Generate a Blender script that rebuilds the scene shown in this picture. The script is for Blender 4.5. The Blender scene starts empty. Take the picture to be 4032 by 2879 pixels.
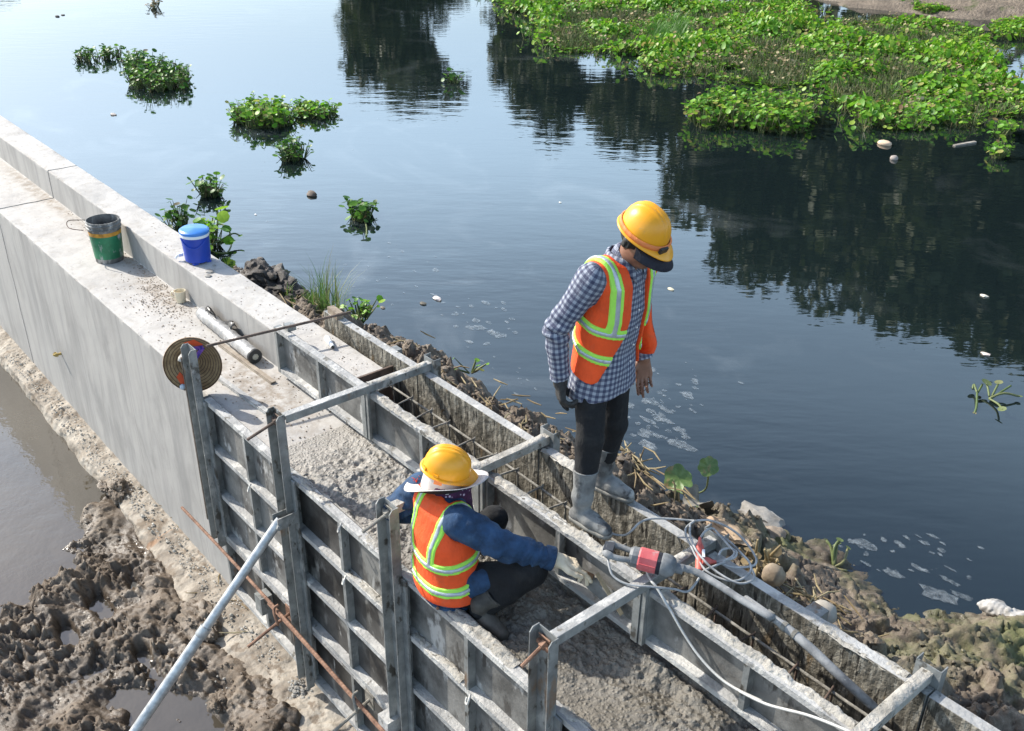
import bpy, bmesh, math, random
import numpy as np
from mathutils import Vector, Matrix

# ---------------------------------------------------------------- camera
scene = bpy.context.scene
FPX = 3932.93                      # focal length in photograph pixels (4032 wide)
PPX, PPY = 2016.0, 1439.5
CAM = np.array([0.0, -2.2406, 3.4])
RM = np.array([[0.64417518, 0.76480226, 0.01076334],
               [0.36670125, -0.29645346, -0.88184213],
               [-0.67124402, 0.57200774, -0.4714219]])   # camera right / down / forward in the world
cam_data = bpy.data.cameras.new('camera'); cam = bpy.data.objects.new('camera', cam_data)
scene.collection.objects.link(cam); scene.camera = cam
cam_data.sensor_width = 36.0; cam_data.lens = FPX / 4032 * 36.0
cam_data.clip_start = 0.05; cam_data.clip_end = 2000
mw = Matrix.Identity(4)
for i in range(3):
    mw[i][0] = RM[0][i]; mw[i][1] = -RM[1][i]; mw[i][2] = -RM[2][i]; mw[i][3] = CAM[i]
cam.matrix_world = mw

# ---------------------------------------------------------------- sky and sun
SUN = np.array([1.25, 0.46, -1.0])                # direction the light travels
SUN_EL = math.atan2(1.0, math.hypot(SUN[0], SUN[1]))
world = bpy.data.worlds.new('World'); scene.world = world; world.use_nodes = True
wn = world.node_tree.nodes; wl = world.node_tree.links
bg = wn['Background']; bg.inputs['Strength'].default_value = 0.14
sky = wn.new('ShaderNodeTexSky'); sky.sky_type = 'NISHITA'; sky.sun_disc = False
sky.sun_elevation = SUN_EL
sky.sun_rotation = math.atan2(-SUN[0], -SUN[1])
sky.altitude = 0.0; sky.air_density = 1.0; sky.dust_density = 2.0; sky.ozone_density = 1.5
# bright tropical haze: the sky pales evenly all round towards the horizon
wc = wn.new('ShaderNodeTexCoord'); wz = wn.new('ShaderNodeSeparateXYZ'); wl.new(wc.outputs['Generated'], wz.inputs[0])
wr = wn.new('ShaderNodeValToRGB'); wl.new(wz.outputs[2], wr.inputs[0]); wr.color_ramp.interpolation = 'EASE'
for k_, (p_, v_) in enumerate(((.0, .36), (.14, .44), (.29, 1.0), (.44, .42), (.60, .03))):
    e_ = wr.color_ramp.elements[k_] if k_ < 2 else wr.color_ramp.elements.new(p_)
    e_.position = p_; e_.color = (v_, v_, v_, 1)
wm = wn.new('ShaderNodeMix'); wm.data_type = 'RGBA'; wm.blend_type = 'ADD'; wl.new(wr.outputs[0], wm.inputs[0]); wl.new(sky.outputs[0], wm.inputs[6])
wm.inputs[7].default_value = (5.0, 6.8, 8.2, 1)
wl.new(wm.outputs[2], bg.inputs['Color'])
sun_data = bpy.data.lights.new('sun', 'SUN'); sun_data.energy = 5.0; sun_data.angle = math.radians(0.6)
sun_data.color = (1.0, 0.945, 0.855)
sun = bpy.data.objects.new('sun', sun_data); scene.collection.objects.link(sun)
sun.rotation_euler = Vector(SUN).to_track_quat('-Z', 'Y').to_euler(); sun.location = (-12, -5, 12)
scene.view_settings.view_transform = 'Standard'; scene.view_settings.look = 'None'
scene.view_settings.gamma = 1.0; scene.view_settings.use_curve_mapping = False
scene.view_settings.exposure = 0.52
scene.cycles.max_bounces = 6; scene.cycles.transparent_max_bounces = 6
scene.cycles.use_denoising = True; scene.cycles.denoiser = 'OPENIMAGEDENOISE'
scene.cycles.denoising_input_passes = 'RGB_ALBEDO_NORMAL'; scene.cycles.denoising_prefilter = 'ACCURATE'

# ---------------------------------------------------------------- pixels to places
def ray(x, y):
    return RM.T @ np.array([(x - PPX) / FPX, (y - PPY) / FPX, 1.0])
def PZ(x, y, z=0.0):                 # photograph pixel -> point on the level z
    d = ray(x, y); return CAM + d * ((z - CAM[2]) / d[2])
def PY_(x, y, Y):                    # -> point on the upright plane at Y (along the wall)
    d = ray(x, y); return CAM + d * ((Y - CAM[1]) / d[1])
def PXv(x, y, X):
    d = ray(x, y); return CAM + d * ((X - CAM[0]) / d[0])
V_ = 4032 / 2274.0
def vz(x, y, z=0.0): return PZ(x * V_, y * V_, z)

# ---------------------------------------------------------------- noise (numpy)
def h2(ix, iy, s=0):
    n = (ix.astype(np.int64) * 374761393 + iy.astype(np.int64) * 668265263 + s * 974634777) & 0xffffffff
    n = ((n ^ (n >> 13)) * 1274126177) & 0xffffffff
    n = n ^ (n >> 16)
    return (n & 0xffffff) / float(0x1000000)
def perlin(x, y, s=0):
    x = np.asarray(x, float); y = np.asarray(y, float)
    ix = np.floor(x); iy = np.floor(y); fx = x - ix; fy = y - iy
    def g(a, b, dx, dy):
        t = h2(a, b, s) * 6.2831853; return np.cos(t) * dx + np.sin(t) * dy
    u = fx * fx * fx * (fx * (fx * 6 - 15) + 10); v = fy * fy * fy * (fy * (fy * 6 - 15) + 10)
    a = g(ix, iy, fx, fy); b = g(ix + 1, iy, fx - 1, fy); c = g(ix, iy + 1, fx, fy - 1); d = g(ix + 1, iy + 1, fx - 1, fy - 1)
    return ((a + (b - a) * u) + ((c + (d - c) * u) - (a + (b - a) * u)) * v) * 1.5
def fbm(x, y, o=4, s=0, gain=.5, lac=2.03):
    r = 0; a = 1.0; f = 1.0
    for i in range(o):
        r = r + a * perlin(x * f + 13.7 * i, y * f - 7.1 * i, s + i); a *= gain; f *= lac
    return r
def ridged(x, y, o=4, s=0):
    r = 0; a = 1.0; f = 1.0
    for i in range(o):
        r = r + a * (1 - 2 * np.abs(perlin(x * f + 3.7 * i, y * f, s + i))); a *= .5; f *= 2.1
    return r
def worley(x, y, s=0, second=False):
    x = np.asarray(x, float); y = np.asarray(y, float)
    ix = np.floor(x); iy = np.floor(y); f1 = np.full(x.shape, 9.0); f2 = np.full(x.shape, 9.0); cid = np.zeros(x.shape)
    for dx in (-1, 0, 1):
        for dy in (-1, 0, 1):
            a = ix + dx; b = iy + dy
            px = a + h2(a, b, s); py = b + h2(a, b, s + 7)
            d = np.hypot(x - px, y - py)
            cid = np.where(d < f1, h2(a, b, s + 3), cid)
            f2 = np.where(d < f1, f1, np.minimum(f2, d)); f1 = np.minimum(f1, d)
    return (f1, f2, cid) if second else f1
def wcell(x, y, s=0):
    x = np.asarray(x, float); y = np.asarray(y, float); ix = np.floor(x); iy = np.floor(y)
    f1 = np.full(x.shape, 9.0); f2 = f1.copy(); a0 = np.zeros(x.shape); b0 = a0.copy(); ddx = a0.copy(); ddy = a0.copy()
    for dx in (-1, 0, 1):
        for dy in (-1, 0, 1):
            a = ix + dx; b = iy + dy; ex = x - a - h2(a, b, s); ey = y - b - h2(a, b, s + 7); d = np.hypot(ex, ey); m = d < f1
            f2 = np.where(m, f1, np.minimum(f2, d)); f1 = np.where(m, d, f1)
            a0 = np.where(m, a, a0); b0 = np.where(m, b, b0); ddx = np.where(m, ex, ddx); ddy = np.where(m, ey, ddy)
    return f2 - f1, h2(a0, b0, s + 3), ddx * (h2(a0, b0, s + 11) * 2 - 1) + ddy * (h2(a0, b0, s + 12) * 2 - 1), h2(a0, b0, s + 13)
def broken(x, y, s=0, warp=.35):           # tilted, cracked blocks: freshly broken earth
    x, y = x + warp * fbm(x * .9, y * .9, 3, s + 50), y + warp * fbm(x * .9 + 31, y * .9, 3, s + 60)
    e, i, t, j = wcell(x, y, s); return ((i - .4) * .9 + t * 1.1) * sstep(0, .10, e) - .35 * (1 - sstep(0, .14, e))
def sstep(a, b, x):
    t = np.clip((x - a) / (b - a), 0, 1); return t * t * (3 - 2 * t)
def vnoise3(p, s=0):
    i = np.floor(p); f = p - i; f = f * f * (3 - 2 * f); r = 0
    for dx in (0, 1):
        for dy in (0, 1):
            for dz in (0, 1):
                w = (f[..., 0] if dx else 1 - f[..., 0]) * (f[..., 1] if dy else 1 - f[..., 1]) * (f[..., 2] if dz else 1 - f[..., 2])
                r = r + w * h2(i[..., 0] + dx + (i[..., 2] + dz) * 57, i[..., 1] + dy + (i[..., 2] + dz) * 131, s)
    return r * 2 - 1

# ---------------------------------------------------------------- mesh helpers
COL = scene.collection
ORIG = {}
class MB:
    def __init__(s): s.v = []; s.f = []
    def add(s, vs, fs):
        n = len(s.v); s.v.extend([tuple(map(float, q)) for q in vs]); s.f.extend([tuple(i + n for i in t) for t in fs]); return s
    def box(s, x0, x1, y0, y1, z0, z1):
        return s.add([(x0, y0, z0), (x1, y0, z0), (x1, y1, z0), (x0, y1, z0), (x0, y0, z1), (x1, y0, z1), (x1, y1, z1), (x0, y1, z1)],
                     [(0, 3, 2, 1), (4, 5, 6, 7), (0, 1, 5, 4), (1, 2, 6, 5), (2, 3, 7, 6), (3, 0, 4, 7)])
    def bar(s, a, b, w, h, up=(0, 0, 1)):           # box beam from a to b, w wide, h tall
        a = np.array(a, float); b = np.array(b, float); d = b - a; d /= np.linalg.norm(d)
        up = np.array(up, float); x = np.cross(d, up); x /= np.linalg.norm(x); u = np.cross(x, d)
        vs = [p + x * sx * w / 2 + u * su * h / 2 for p in (a, b) for sx, su in ((-1, -1), (1, -1), (1, 1), (-1, 1))]
        return s.add(vs, [(0, 1, 2, 3), (7, 6, 5, 4), (0, 4, 5, 1), (1, 5, 6, 2), (2, 6, 7, 3), (3, 7, 4, 0)])
    def tube(s, pts, r, n=8, caps=True, closed=False):
        pts = [np.array(p, float) for p in pts]; m = len(pts)
        rs = r if hasattr(r, '__len__') else [r] * m
        base = len(s.v); prev = None
        for i, p in enumerate(pts):
            if closed: d = pts[(i + 1) % m] - pts[i - 1]
            else: d = pts[min(i + 1, m - 1)] - pts[max(i - 1, 0)]
            d = d / (np.linalg.norm(d) + 1e-9)
            if prev is None:
                t = np.array([0, 0, 1.0]) if abs(d[2]) < .9 else np.array([1.0, 0, 0])
                x = np.cross(d, t)
            else: x = prev - d * (prev @ d)
            x = x / (np.linalg.norm(x) + 1e-9); prev = x; y = np.cross(d, x)
            for k in range(n):
                a = 2 * math.pi * k / n
                s.v.append(tuple(p + (x * math.cos(a) + y * math.sin(a)) * rs[i]))
        for i in range(m if closed else m - 1):
            j = (i + 1) % m
            for k in range(n):
                k2 = (k + 1) % n
                s.f.append((base + i * n + k, base + i * n + k2, base + j * n + k2, base + j * n + k))
        if caps and not closed:
            s.f.append(tuple(base + k for k in reversed(range(n)))); s.f.append(tuple(base + (m - 1) * n + k for k in range(n)))
        return s
    def lathe(s, prof, n=24, o=(0, 0, 0), axis=None):   # prof: (r, z) pairs about the z axis, or about `axis`
        base = len(s.v); o = np.array(o, float)
        if axis is None: ex, ey, ez = np.eye(3)
        else:
            ez = np.array(axis, float); ez /= np.linalg.norm(ez)
            t = np.array([0, 0, 1.0]) if abs(ez[2]) < .9 else np.array([1.0, 0, 0])
            ex = np.cross(t, ez); ex /= np.linalg.norm(ex); ey = np.cross(ez, ex)
        for r, z in prof:
            for k in range(n):
                a = 2 * math.pi * k / n
                s.v.append(tuple(o + ex * r * math.cos(a) + ey * r * math.sin(a) + ez * z))
        for i in range(len(prof) - 1):
            for k in range(n):
                k2 = (k + 1) % n
                s.f.append((base + i * n + k, base + i * n + k2, base + (i + 1) * n + k2, base + (i + 1) * n + k))
        return s
    def ico(s, c, r, sub=2, seed=0, rough=.25, sq=(1, 1, 1), freq=2.0):   # a lump of stone or clay
        bm = bmesh.new(); bmesh.ops.create_icosphere(bm, subdivisions=sub, radius=1)
        p = np.array([v.co[:] for v in bm.verts]); fs = [tuple(v.index for v in f.verts) for f in bm.faces]; bm.free()
        d = 1 + rough * vnoise3(p * freq + seed * 17.3, seed) + rough * .5 * vnoise3(p * freq * 2.3 + seed * 5.1, seed + 4) + rough * .3 * vnoise3(p * freq * 5.1 + seed * 3.1, seed + 5) + rough * .15 * vnoise3(p * freq * 10.1 + seed * 2.1, seed + 6)
        p = p * d[:, None] * np.array(sq) * r + np.array(c)
        return s.add(p, fs)

def mesh_np(name, v, f):
    me = bpy.data.meshes.new(name); v = np.asarray(v, np.float32)
    if isinstance(f, np.ndarray):
        k = f.shape[1]
        me.vertices.add(len(v)); me.vertices.foreach_set('co', v.ravel())
        me.loops.add(f.size); me.loops.foreach_set('vertex_index', f.ravel().astype(np.int32))
        me.polygons.add(len(f)); me.polygons.foreach_set('loop_start', np.arange(0, f.size, k, dtype=np.int32))
        me.update(calc_edges=True)
    else:
        me.from_pydata(v.tolist(), [], f); me.update()
    return me
def setp(o, label=None, cat=None, group=None, kind=None):
    if label: o['label'] = label
    if cat: o['category'] = cat
    if group: o['group'] = group
    if kind: o['kind'] = kind
    return o
def thing(name, loc, label, cat, group=None):
    o = bpy.data.objects.new(name, None); COL.objects.link(o); o.empty_display_size = .1
    o.location = tuple(map(float, loc)); ORIG[o] = np.array(loc, float)
    return setp(o, label, cat, group)
def new(name, mb, mat, parent=None, loc=None, label=None, cat=None, group=None, kind=None, smooth=False, autosmooth=None):
    if isinstance(mb, MB): v, f = np.array(mb.v, float), mb.f
    else: v, f = mb
    if parent is not None: L = ORIG[parent]
    else: L = np.array(loc if loc is not None else (0, 0, 0), float)
    me = mesh_np(name, np.asarray(v, float) - L, f)
    o = bpy.data.objects.new(name, me); COL.objects.link(o); ORIG[o] = L
    if parent is not None: o.parent = parent
    else: o.location = tuple(L)
    for m in (mat if isinstance(mat, (list, tuple)) else [mat]): me.materials.append(m)
    if smooth: me.polygons.foreach_set('use_smooth', [True] * len(me.polygons))
    if autosmooth is not None:
        me.polygons.foreach_set('use_smooth', [True] * len(me.polygons))
        try: me.set_sharp_from_angle(angle=math.radians(autosmooth))
        except Exception: pass
    return setp(o, label, cat, group, kind)
def grid(X, Y, Z):                    # 2D arrays -> verts, quads
    n, m = X.shape; v = np.stack([X, Y, Z], -1).reshape(-1, 3)
    i = np.arange(n * m).reshape(n, m)
    return v, np.stack([i[:-1, :-1], i[1:, :-1], i[1:, 1:], i[:-1, 1:]], -1).reshape(-1, 4)
def copy_tree(o, loc=None, rot=None, parent=None, **kw):
    c = o.copy(); COL.objects.link(c); c.parent = parent
    if loc is not None: c.location = tuple(loc)
    if rot is not None: c.rotation_euler = rot
    for k, val in kw.items(): c[k] = val
    for ch in list(o.children): copy_tree(ch, parent=c)
    return c
def catmull(pts, n=8, closed=False):
    pts = [np.array(p, float) for p in pts]; m = len(pts); out = []
    for i in range(m if closed else m - 1):
        if closed: p0, p1, p2, p3 = pts[i - 1], pts[i], pts[(i + 1) % m], pts[(i + 2) % m]
        else: p0, p1, p2, p3 = pts[max(i - 1, 0)], pts[i], pts[i + 1], pts[min(i + 2, m - 1)]
        for k in range(n):
            t = k / n
            out.append(.5 * ((2 * p1) + (p2 - p0) * t + (2 * p0 - 5 * p1 + 4 * p2 - p3) * t * t + (3 * p1 - p0 - 3 * p2 + p3) * t ** 3))
    if not closed: out.append(pts[-1])
    return out

# ---------------------------------------------------------------- materials
class NT:
    def __init__(s, name):
        s.m = bpy.data.materials.new(name); s.m.use_nodes = True
        s.n = s.m.node_tree.nodes; s.l = s.m.node_tree.links; s.b = s.n['Principled BSDF']; s._c = None
    def coord(s, world=False):
        if world: return s.n.new('ShaderNodeNewGeometry').outputs['Position']
        if s._c is None: s._c = s.n.new('ShaderNodeTexCoord')
        return s._c.outputs['Object']
    def mapv(s, vec, scale=(1, 1, 1), rot=(0, 0, 0), loc=(0, 0, 0)):
        m = s.n.new('ShaderNodeMapping'); s.l.new(vec, m.inputs[0]); m.inputs['Scale'].default_value = scale
        m.inputs['Rotation'].default_value = rot; m.inputs['Location'].default_value = loc; return m.outputs[0]
    def noise(s, vec, scale, detail=4, rough=.55, dist=0):
        t = s.n.new('ShaderNodeTexNoise'); s.l.new(vec, t.inputs['Vector']); t.inputs['Scale'].default_value = scale
        t.inputs['Detail'].default_value = detail; t.inputs['Roughness'].default_value = rough; t.inputs['Distortion'].default_value = dist
        return t.outputs['Fac']
    def voro(s, vec, scale, feature='F1', out='Distance'):
        t = s.n.new('ShaderNodeTexVoronoi'); s.l.new(vec, t.inputs['Vector']); t.inputs['Scale'].default_value = scale; t.feature = feature
        return t.outputs[out]
    def ramp(s, fac, stops, interp='LINEAR'):
        r = s.n.new('ShaderNodeValToRGB'); s.l.new(fac, r.inputs[0]); r.color_ramp.interpolation = interp
        e = r.color_ramp.elements
        while len(e) < len(stops): e.new(.5)
        for el, (p, c) in zip(e, stops):
            el.position = p; el.color = (c if hasattr(c, '__len__') else (c, c, c)) + ((1,) if not hasattr(c, '__len__') or len(c) == 3 else ())
        return r.outputs[0]
    def rng(s, v, a, b, c=0.0, d=1.0):
        m = s.n.new('ShaderNodeMapRange'); s.l.new(v, m.inputs[0])
        for i, k in enumerate((a, b, c, d)): m.inputs[i + 1].default_value = k
        return m.outputs[0]
    def mix(s, fac, a, b, mode='MIX'):
        m = s.n.new('ShaderNodeMix'); m.data_type = 'RGBA'; m.blend_type = mode
        for k, val in ((0, fac), (6, a), (7, b)):
            if hasattr(val, 'links'): s.l.new(val, m.inputs[k])
            elif k == 0: m.inputs[0].default_value = val
            else: m.inputs[k].default_value = tuple(val) + (1,) if hasattr(val, '__len__') else (val, val, val, 1)
        return m.outputs[2]
    def math(s, op, a, b=0.0):
        m = s.n.new('ShaderNodeMath'); m.operation = op
        for k, val in ((0, a), (1, b)):
            if hasattr(val, 'links'): s.l.new(val, m.inputs[k])
            else: m.inputs[k].default_value = val
        return m.outputs[0]
    def bump(s, h, strength=.3, dist=.01, prev=None):
        b = s.n.new('ShaderNodeBump'); s.l.new(h, b.inputs['Height']); b.inputs['Strength'].default_value = strength
        b.inputs['Distance'].default_value = dist
        if prev is not None: s.l.new(prev, b.inputs['Normal'])
        return b.outputs[0]
    def set(s, **k):
        for key, val in k.items():
            i = s.b.inputs[key.replace('_', ' ')]
            if hasattr(val, 'links'): s.l.new(val, i)
            else: i.default_value = tuple(val) + (1,) if hasattr(val, '__len__') and len(val) == 3 else val
        return s.m
def mat_mottle(name, c1, c2, scale=6, lo=.35, hi=.65, rough=.7, bump=.3, bd=.006, bscale=60, metal=0.0, spots=(), world=True, stretch=(1, 1, 1), rough2=None, coat=0.0):
    t = NT(name); v = t.coord(world); vs = t.mapv(v, stretch)
    col = t.ramp(t.noise(vs, scale, 6, .62), [(lo, c1), (hi, c2)])
    for (sc, a, b, c, st) in spots:
        msk = t.rng(t.noise(t.mapv(v, st, loc=(sc, sc * .7, 1.3)), sc, 5, .6), a, b)
        col = t.mix(msk, col, c)
    fine = t.noise(v, bscale, 4, .6)
    col = t.mix(t.rng(fine, .3, .7, 0, .25), col, (0, 0, 0), 'MIX') if False else col
    rg = t.rng(t.noise(vs, scale * 1.7, 3), .3, .7, rough if rough2 is None else rough2, rough)
    return t.set(Base_Color=col, Roughness=rg, Metallic=metal, Normal=t.bump(fine, bump, bd), Coat_Weight=coat)
# ================================================================ materials of the setting
ZR = -0.55          # river level
ZP = -1.88          # pool level on the dug-out side
def mat_river():
    t = NT('river_water'); p = t.coord(True)
    far = t.mapv(p, (1.0, 1.0, 1.0), rot=(0, 0, math.radians(-49)))
    w1 = t.noise(t.mapv(far, (1.5, 4.2, 1)), 1.0, 3, .5)
    w2 = t.noise(t.mapv(far, (5.0, 13.0, 1)), 1.0, 3, .55)
    calm = t.rng(t.noise(p, .22, 2), .35, .65, .25, 1.0)
    h = t.math('MULTIPLY', t.math('ADD', t.math('MULTIPLY', w1, .0034), t.math('MULTIPLY', w2, .00035)), calm)
    film = t.noise(t.mapv(p, (1, 1, 1)), .55, 6, .62, 1.6)
    fm = t.math('MULTIPLY', t.rng(film, .53, .72), t.rng(t.noise(p, .13, 2), .42, .6))
    col = t.mix(t.math('MULTIPLY', fm, .11), (.007, .0125, .0135), (.42, .46, .48))
    return t.set(Base_Color=col, Roughness=t.rng(fm, 0, 1, .02, .06), IOR=1.88, Normal=t.bump(h, 1.0, 1.0))
M_RIVER = mat_river()
def mat_pool():
    t = NT('muddy_pool_water'); p = t.coord(True)
    h = t.math('ADD', t.math('MULTIPLY', t.noise(p, 6, 3), .003), t.math('MULTIPLY', t.noise(p, 25, 2), .0006))
    col = t.ramp(t.noise(p, .9, 4), [(.3, (.050, .043, .033)), (.7, (.078, .067, .051))])
    return t.set(Base_Color=col, Roughness=.03, IOR=1.95, Normal=t.bump(h, 1.0, 1.0))
M_POOL = mat_pool()
def mat_concrete(name, light=.60, stain=.44, streak=False):
    t = NT(name); p = t.coord(True)
    big = t.noise(t.mapv(p, (1, 1, .35) if streak else (1, 1, 1)), 1.6 if streak else 2.4, 6, .62)
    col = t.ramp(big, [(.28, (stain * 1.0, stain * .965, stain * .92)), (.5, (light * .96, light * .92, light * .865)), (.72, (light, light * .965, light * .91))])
    if streak:
        st = t.noise(t.mapv(p, (7, 7, .45)), 1.0, 5, .6)
        col = t.mix(t.rng(st, .50, .72, 0, .7), col, (light * .55, light * .54, light * .53))
        sx_ = t.n.new('ShaderNodeSeparateXYZ'); t.l.new(p, sx_.inputs[0])
        for xs_ in (PY_(453, 1239, 0)[0], PY_(453, 1239, 0)[0] - 1.2, PY_(453, 1239, 0)[0] + 1.2):
            ln = t.math('ABSOLUTE', t.math('SUBTRACT', sx_.outputs[0], float(xs_))); col = t.mix(t.rng(ln, .002, .007, .55, 0), col, (.18, .175, .17))
        st2 = t.noise(t.mapv(p, (3, 3, .9), loc=(4, 1, 0)), 1.3, 6, .65, .8)
        col = t.mix(t.rng(st2, .50, .68, 0, .7), col, (light * .62, light * .60, light * .57))
    else:
        d = t.noise(p, 9, 6, .7, .4); col = t.mix(t.rng(d, .52, .70, 0, .65), col, (.30, .275, .24))
        big2 = t.noise(t.mapv(p, (1, 1, 1), loc=(2, 5, 0)), 3.1, 7, .7, .6); col = t.mix(t.rng(big2, .55, .70, 0, .45), col, (.36, .325, .28))
        for (cx, cy, rx, ry) in ((-7.62, .44, .62, .16), (-5.6, .32, .9, .25), (-10.9, .50, 1.6, .10), (-8.9, .50, .9, .07)):
            dv = t.n.new('ShaderNodeVectorMath'); dv.operation = 'LENGTH'; t.l.new(t.mapv(p, (1 / rx, 1 / ry, 0), loc=(-cx / rx, -cy / ry, 0)), dv.inputs[0])
            mk = t.math('MULTIPLY', t.rng(dv.outputs['Value'], 1.1, .3, 0, 1), t.rng(t.noise(p, 13, 6, .7), .38, .60)); col = t.mix(t.math('MULTIPLY', mk, .8), col, (.20, .155, .11))
        d2 = t.noise(t.mapv(p, (1, 1, 1), loc=(9, 2, 0)), 26, 4, .65); col = t.mix(t.rng(d2, .60, .70, 0, .75), col, (.24, .22, .20))
    pit = t.rng(t.voro(p, 34), .02, .12, 1, 0); pm = t.math('MULTIPLY', pit, t.rng(t.noise(p, 5, 2), .55, .65))
    col = t.mix(t.math('MULTIPLY', pm, .7), col, (.12, .11, .10))
    b1 = t.bump(t.noise(p, 55, 5, .65), .15 if streak else .3, .006)
    b2 = t.bump(t.noise(p, 7, 5, .6), .35, .03 if not streak else .012, b1)
    return t.set(Base_Color=col, Roughness=.85, Normal=b2)
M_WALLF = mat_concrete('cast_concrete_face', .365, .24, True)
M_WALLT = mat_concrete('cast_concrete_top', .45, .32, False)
def mat_mud(name, c1, c2, c3, wet_z=None, gloss=.5, algae=False):
    t = NT(name); p = t.coord(True)
    col = t.ramp(t.noise(p, 3.2, 8, .68), [(.30, c1), (.5, c2), (.70, c3)])
    g = t.noise(p, 42, 5, .7); col = t.mix(t.rng(g, .36, .64, .45, 0), col, tuple(q * .45 for q in c1))
    stones = t.voro(p, 55); col = t.mix(t.rng(t.math('MULTIPLY', t.rng(stones, .0, .28, 1, 0), t.rng(t.noise(p, 4, 3), .5, .62)), .3, .8, 0, .6), col, (.34, .32, .28))
    if algae:
        z = t.n.new('ShaderNodeSeparateXYZ'); t.l.new(p, z.inputs[0])
        a = t.math('MULTIPLY', t.rng(t.noise(t.mapv(p, (1, 1, 1), loc=(3, 8, 0)), 1.5, 6, .7), .47, .62), t.rng(z.outputs[2], -.05, -.35, 0, 1))
        a = t.math('MULTIPLY', a, t.rng(z.outputs[0], -4.2, -3.0, 0, 1))
        col = t.mix(t.math('MULTIPLY', a, .75), col, (.10, .115, .035))
    ro = t.rng(t.noise(p, 2.0, 5, .65), .38, .62, gloss, .85)
    if wet_z is not None:
        z = t.n.new('ShaderNodeSeparateXYZ'); t.l.new(p, z.inputs[0])
        wet = t.rng(z.outputs[2], wet_z, wet_z + .09, 1, 0)
        col = t.mix(t.math('MULTIPLY', wet, .55), col, tuple(q * .5 for q in c1)); ro = t.math('SUBTRACT', ro, t.math('MULTIPLY', wet, .3))
    b = t.bump(g, .7, .012); b = t.bump(t.noise(p, 140, 3, .6), .5, .004, b)
    return t.set(Base_Color=col, Roughness=ro, Normal=b)
M_MUDL = mat_mud('wet_clay_mud', (.072, .052, .035), (.148, .112, .080), (.235, .188, .140), ZP + .01, .36)
M_MUDR = mat_mud('dry_bank_mud', (.075, .057, .040), (.165, .128, .093), (.285, .235, .18), ZR + .0, .55, True)
M_MUDD = mat_mud('dark_peat_clod', (.030, .026, .022), (.060, .050, .042), (.11, .09, .075))
M_FRESH = None
def mat_fresh():
    t = NT('fresh_wet_concrete'); p = t.coord(True)
    s = t.n.new('ShaderNodeSeparateXYZ'); t.l.new(p, s.inputs[0])
    n = t.noise(p, 5, 7, .68)
    wet = t.math('ADD', t.rng(s.outputs[0], -4.7, -2.2, -.18, .16), n)
    col = t.ramp(wet, [(.34, (.30, .28, .25)), (.54, (.185, .170, .145)), (.76, (.11, .098, .078))])
    g = t.voro(p, 48); col = t.mix(t.rng(g, .06, .36, .4, 0), col, (.31, .295, .265))
    d = t.noise(p, 70, 4, .7); col = t.mix(t.rng(d, .56, .68, 0, .75), col, (.10, .092, .08))
    b = t.bump(t.noise(p, 85, 4, .65), .8, .010); b = t.bump(t.rng(g, 0, .5, 1, 0), .7, .010, b)
    return t.set(Base_Color=col, Roughness=t.rng(n, .35, .65, .72, .42), Normal=b)
M_FRESH = mat_fresh()
M_FOOT = mat_mottle('footing_concrete', (.17, .14, .108), (.36, .32, .265), 3.4, .36, .60, .8, .8, .014, 30,
                    spots=((3.1, .56, .66, (.15, .115, .08), (1, 1, 1)), (12, .56, .64, (.19, .15, .11), (1, 1, 1)), (1.1, .63, .70, (.33, .15, .05), (1.6, .3, .3))))

# ================================================================ ground, water, far bank
new('ground', (np.array([(-600, -600, -3.2), (600, -600, -3.2), (600, 600, -3.2), (-600, 600, -3.2)], float), [(0, 1, 2, 3)]), M_MUDL, kind='structure')
new('river', (np.array([(-500, .80, ZR), (300, .80, ZR), (300, 30, ZR), (-500, 30, ZR)], float), [(0, 1, 2, 3)]), M_RIVER, kind='structure')
new('pool_water', (np.array([(-80, -45, ZP), (10, -45, ZP), (10, -.05, ZP), (-80, -.05, ZP)], float), [(0, 1, 2, 3)]), M_POOL, kind='structure')

def sd_poly(px, py, poly):             # signed distance, negative inside
    d = np.full(px.shape, 1e9); ins = np.zeros(px.shape, bool); n = len(poly)
    for i in range(n):
        a = poly[i]; b = poly[(i + 1) % n]; e = b - a
        wx = px - a[0]; wy = py - a[1]; t = np.clip((wx * e[0] + wy * e[1]) / (e @ e), 0, 1)
        d = np.minimum(d, np.hypot(wx - e[0] * t, wy - e[1] * t))
        c = ((a[1] <= py) & (b[1] > py)) | ((b[1] <= py) & (a[1] > py))
        xs = a[0] + (py - a[1]) / (b[1] - a[1] + 1e-12) * e[0]
        ins ^= c & (px < xs)
    return np.where(ins, -d, d)

# --- trampled clay on the dug-out side: an island of clods rising from the pool
shore = [(-60, 1400), (60, 1315), (128, 1272), (98, 1228), (132, 1172), (180, 1120), (232, 1090), (275, 1088), (325, 1125), (385, 1165)]
poly = [vz(x, y, ZP)[:2] for x, y in shore] + [np.array(q) for q in ((-7.2, -.02), (-1.0, -.02), (.6, -.02), (.6, -8), (-4.2, -8), (-6.6, -5.0))]
gx = np.concatenate([np.arange(-10.2, -3.2, .0125), np.arange(-3.2, .5, .05)]); gy = np.concatenate([np.arange(-7.5, -3.4, .05), np.arange(-3.4, -.03, .0125)])
X, Y = np.meshgrid(gx, gy, indexing='ij')
X = X + .010 * perlin(X * 9, Y * 9, 5); Y = Y + .010 * perlin(X * 9 + 40, Y * 9, 6)
sd = sd_poly(X + .16 * fbm(X * 2.2, Y * 2.2, 4, 3), Y + .16 * fbm(X * 2.2 + 9, Y * 2.2, 4, 4), poly)
ins = sstep(.0, .22, -sd)
lump_ = fbm(X * 1.3, Y * 1.3, 4, 11)
amt = sstep(-.35, .35, fbm(X * 1.7 + 5, Y * 1.7, 3, 33))
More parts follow.
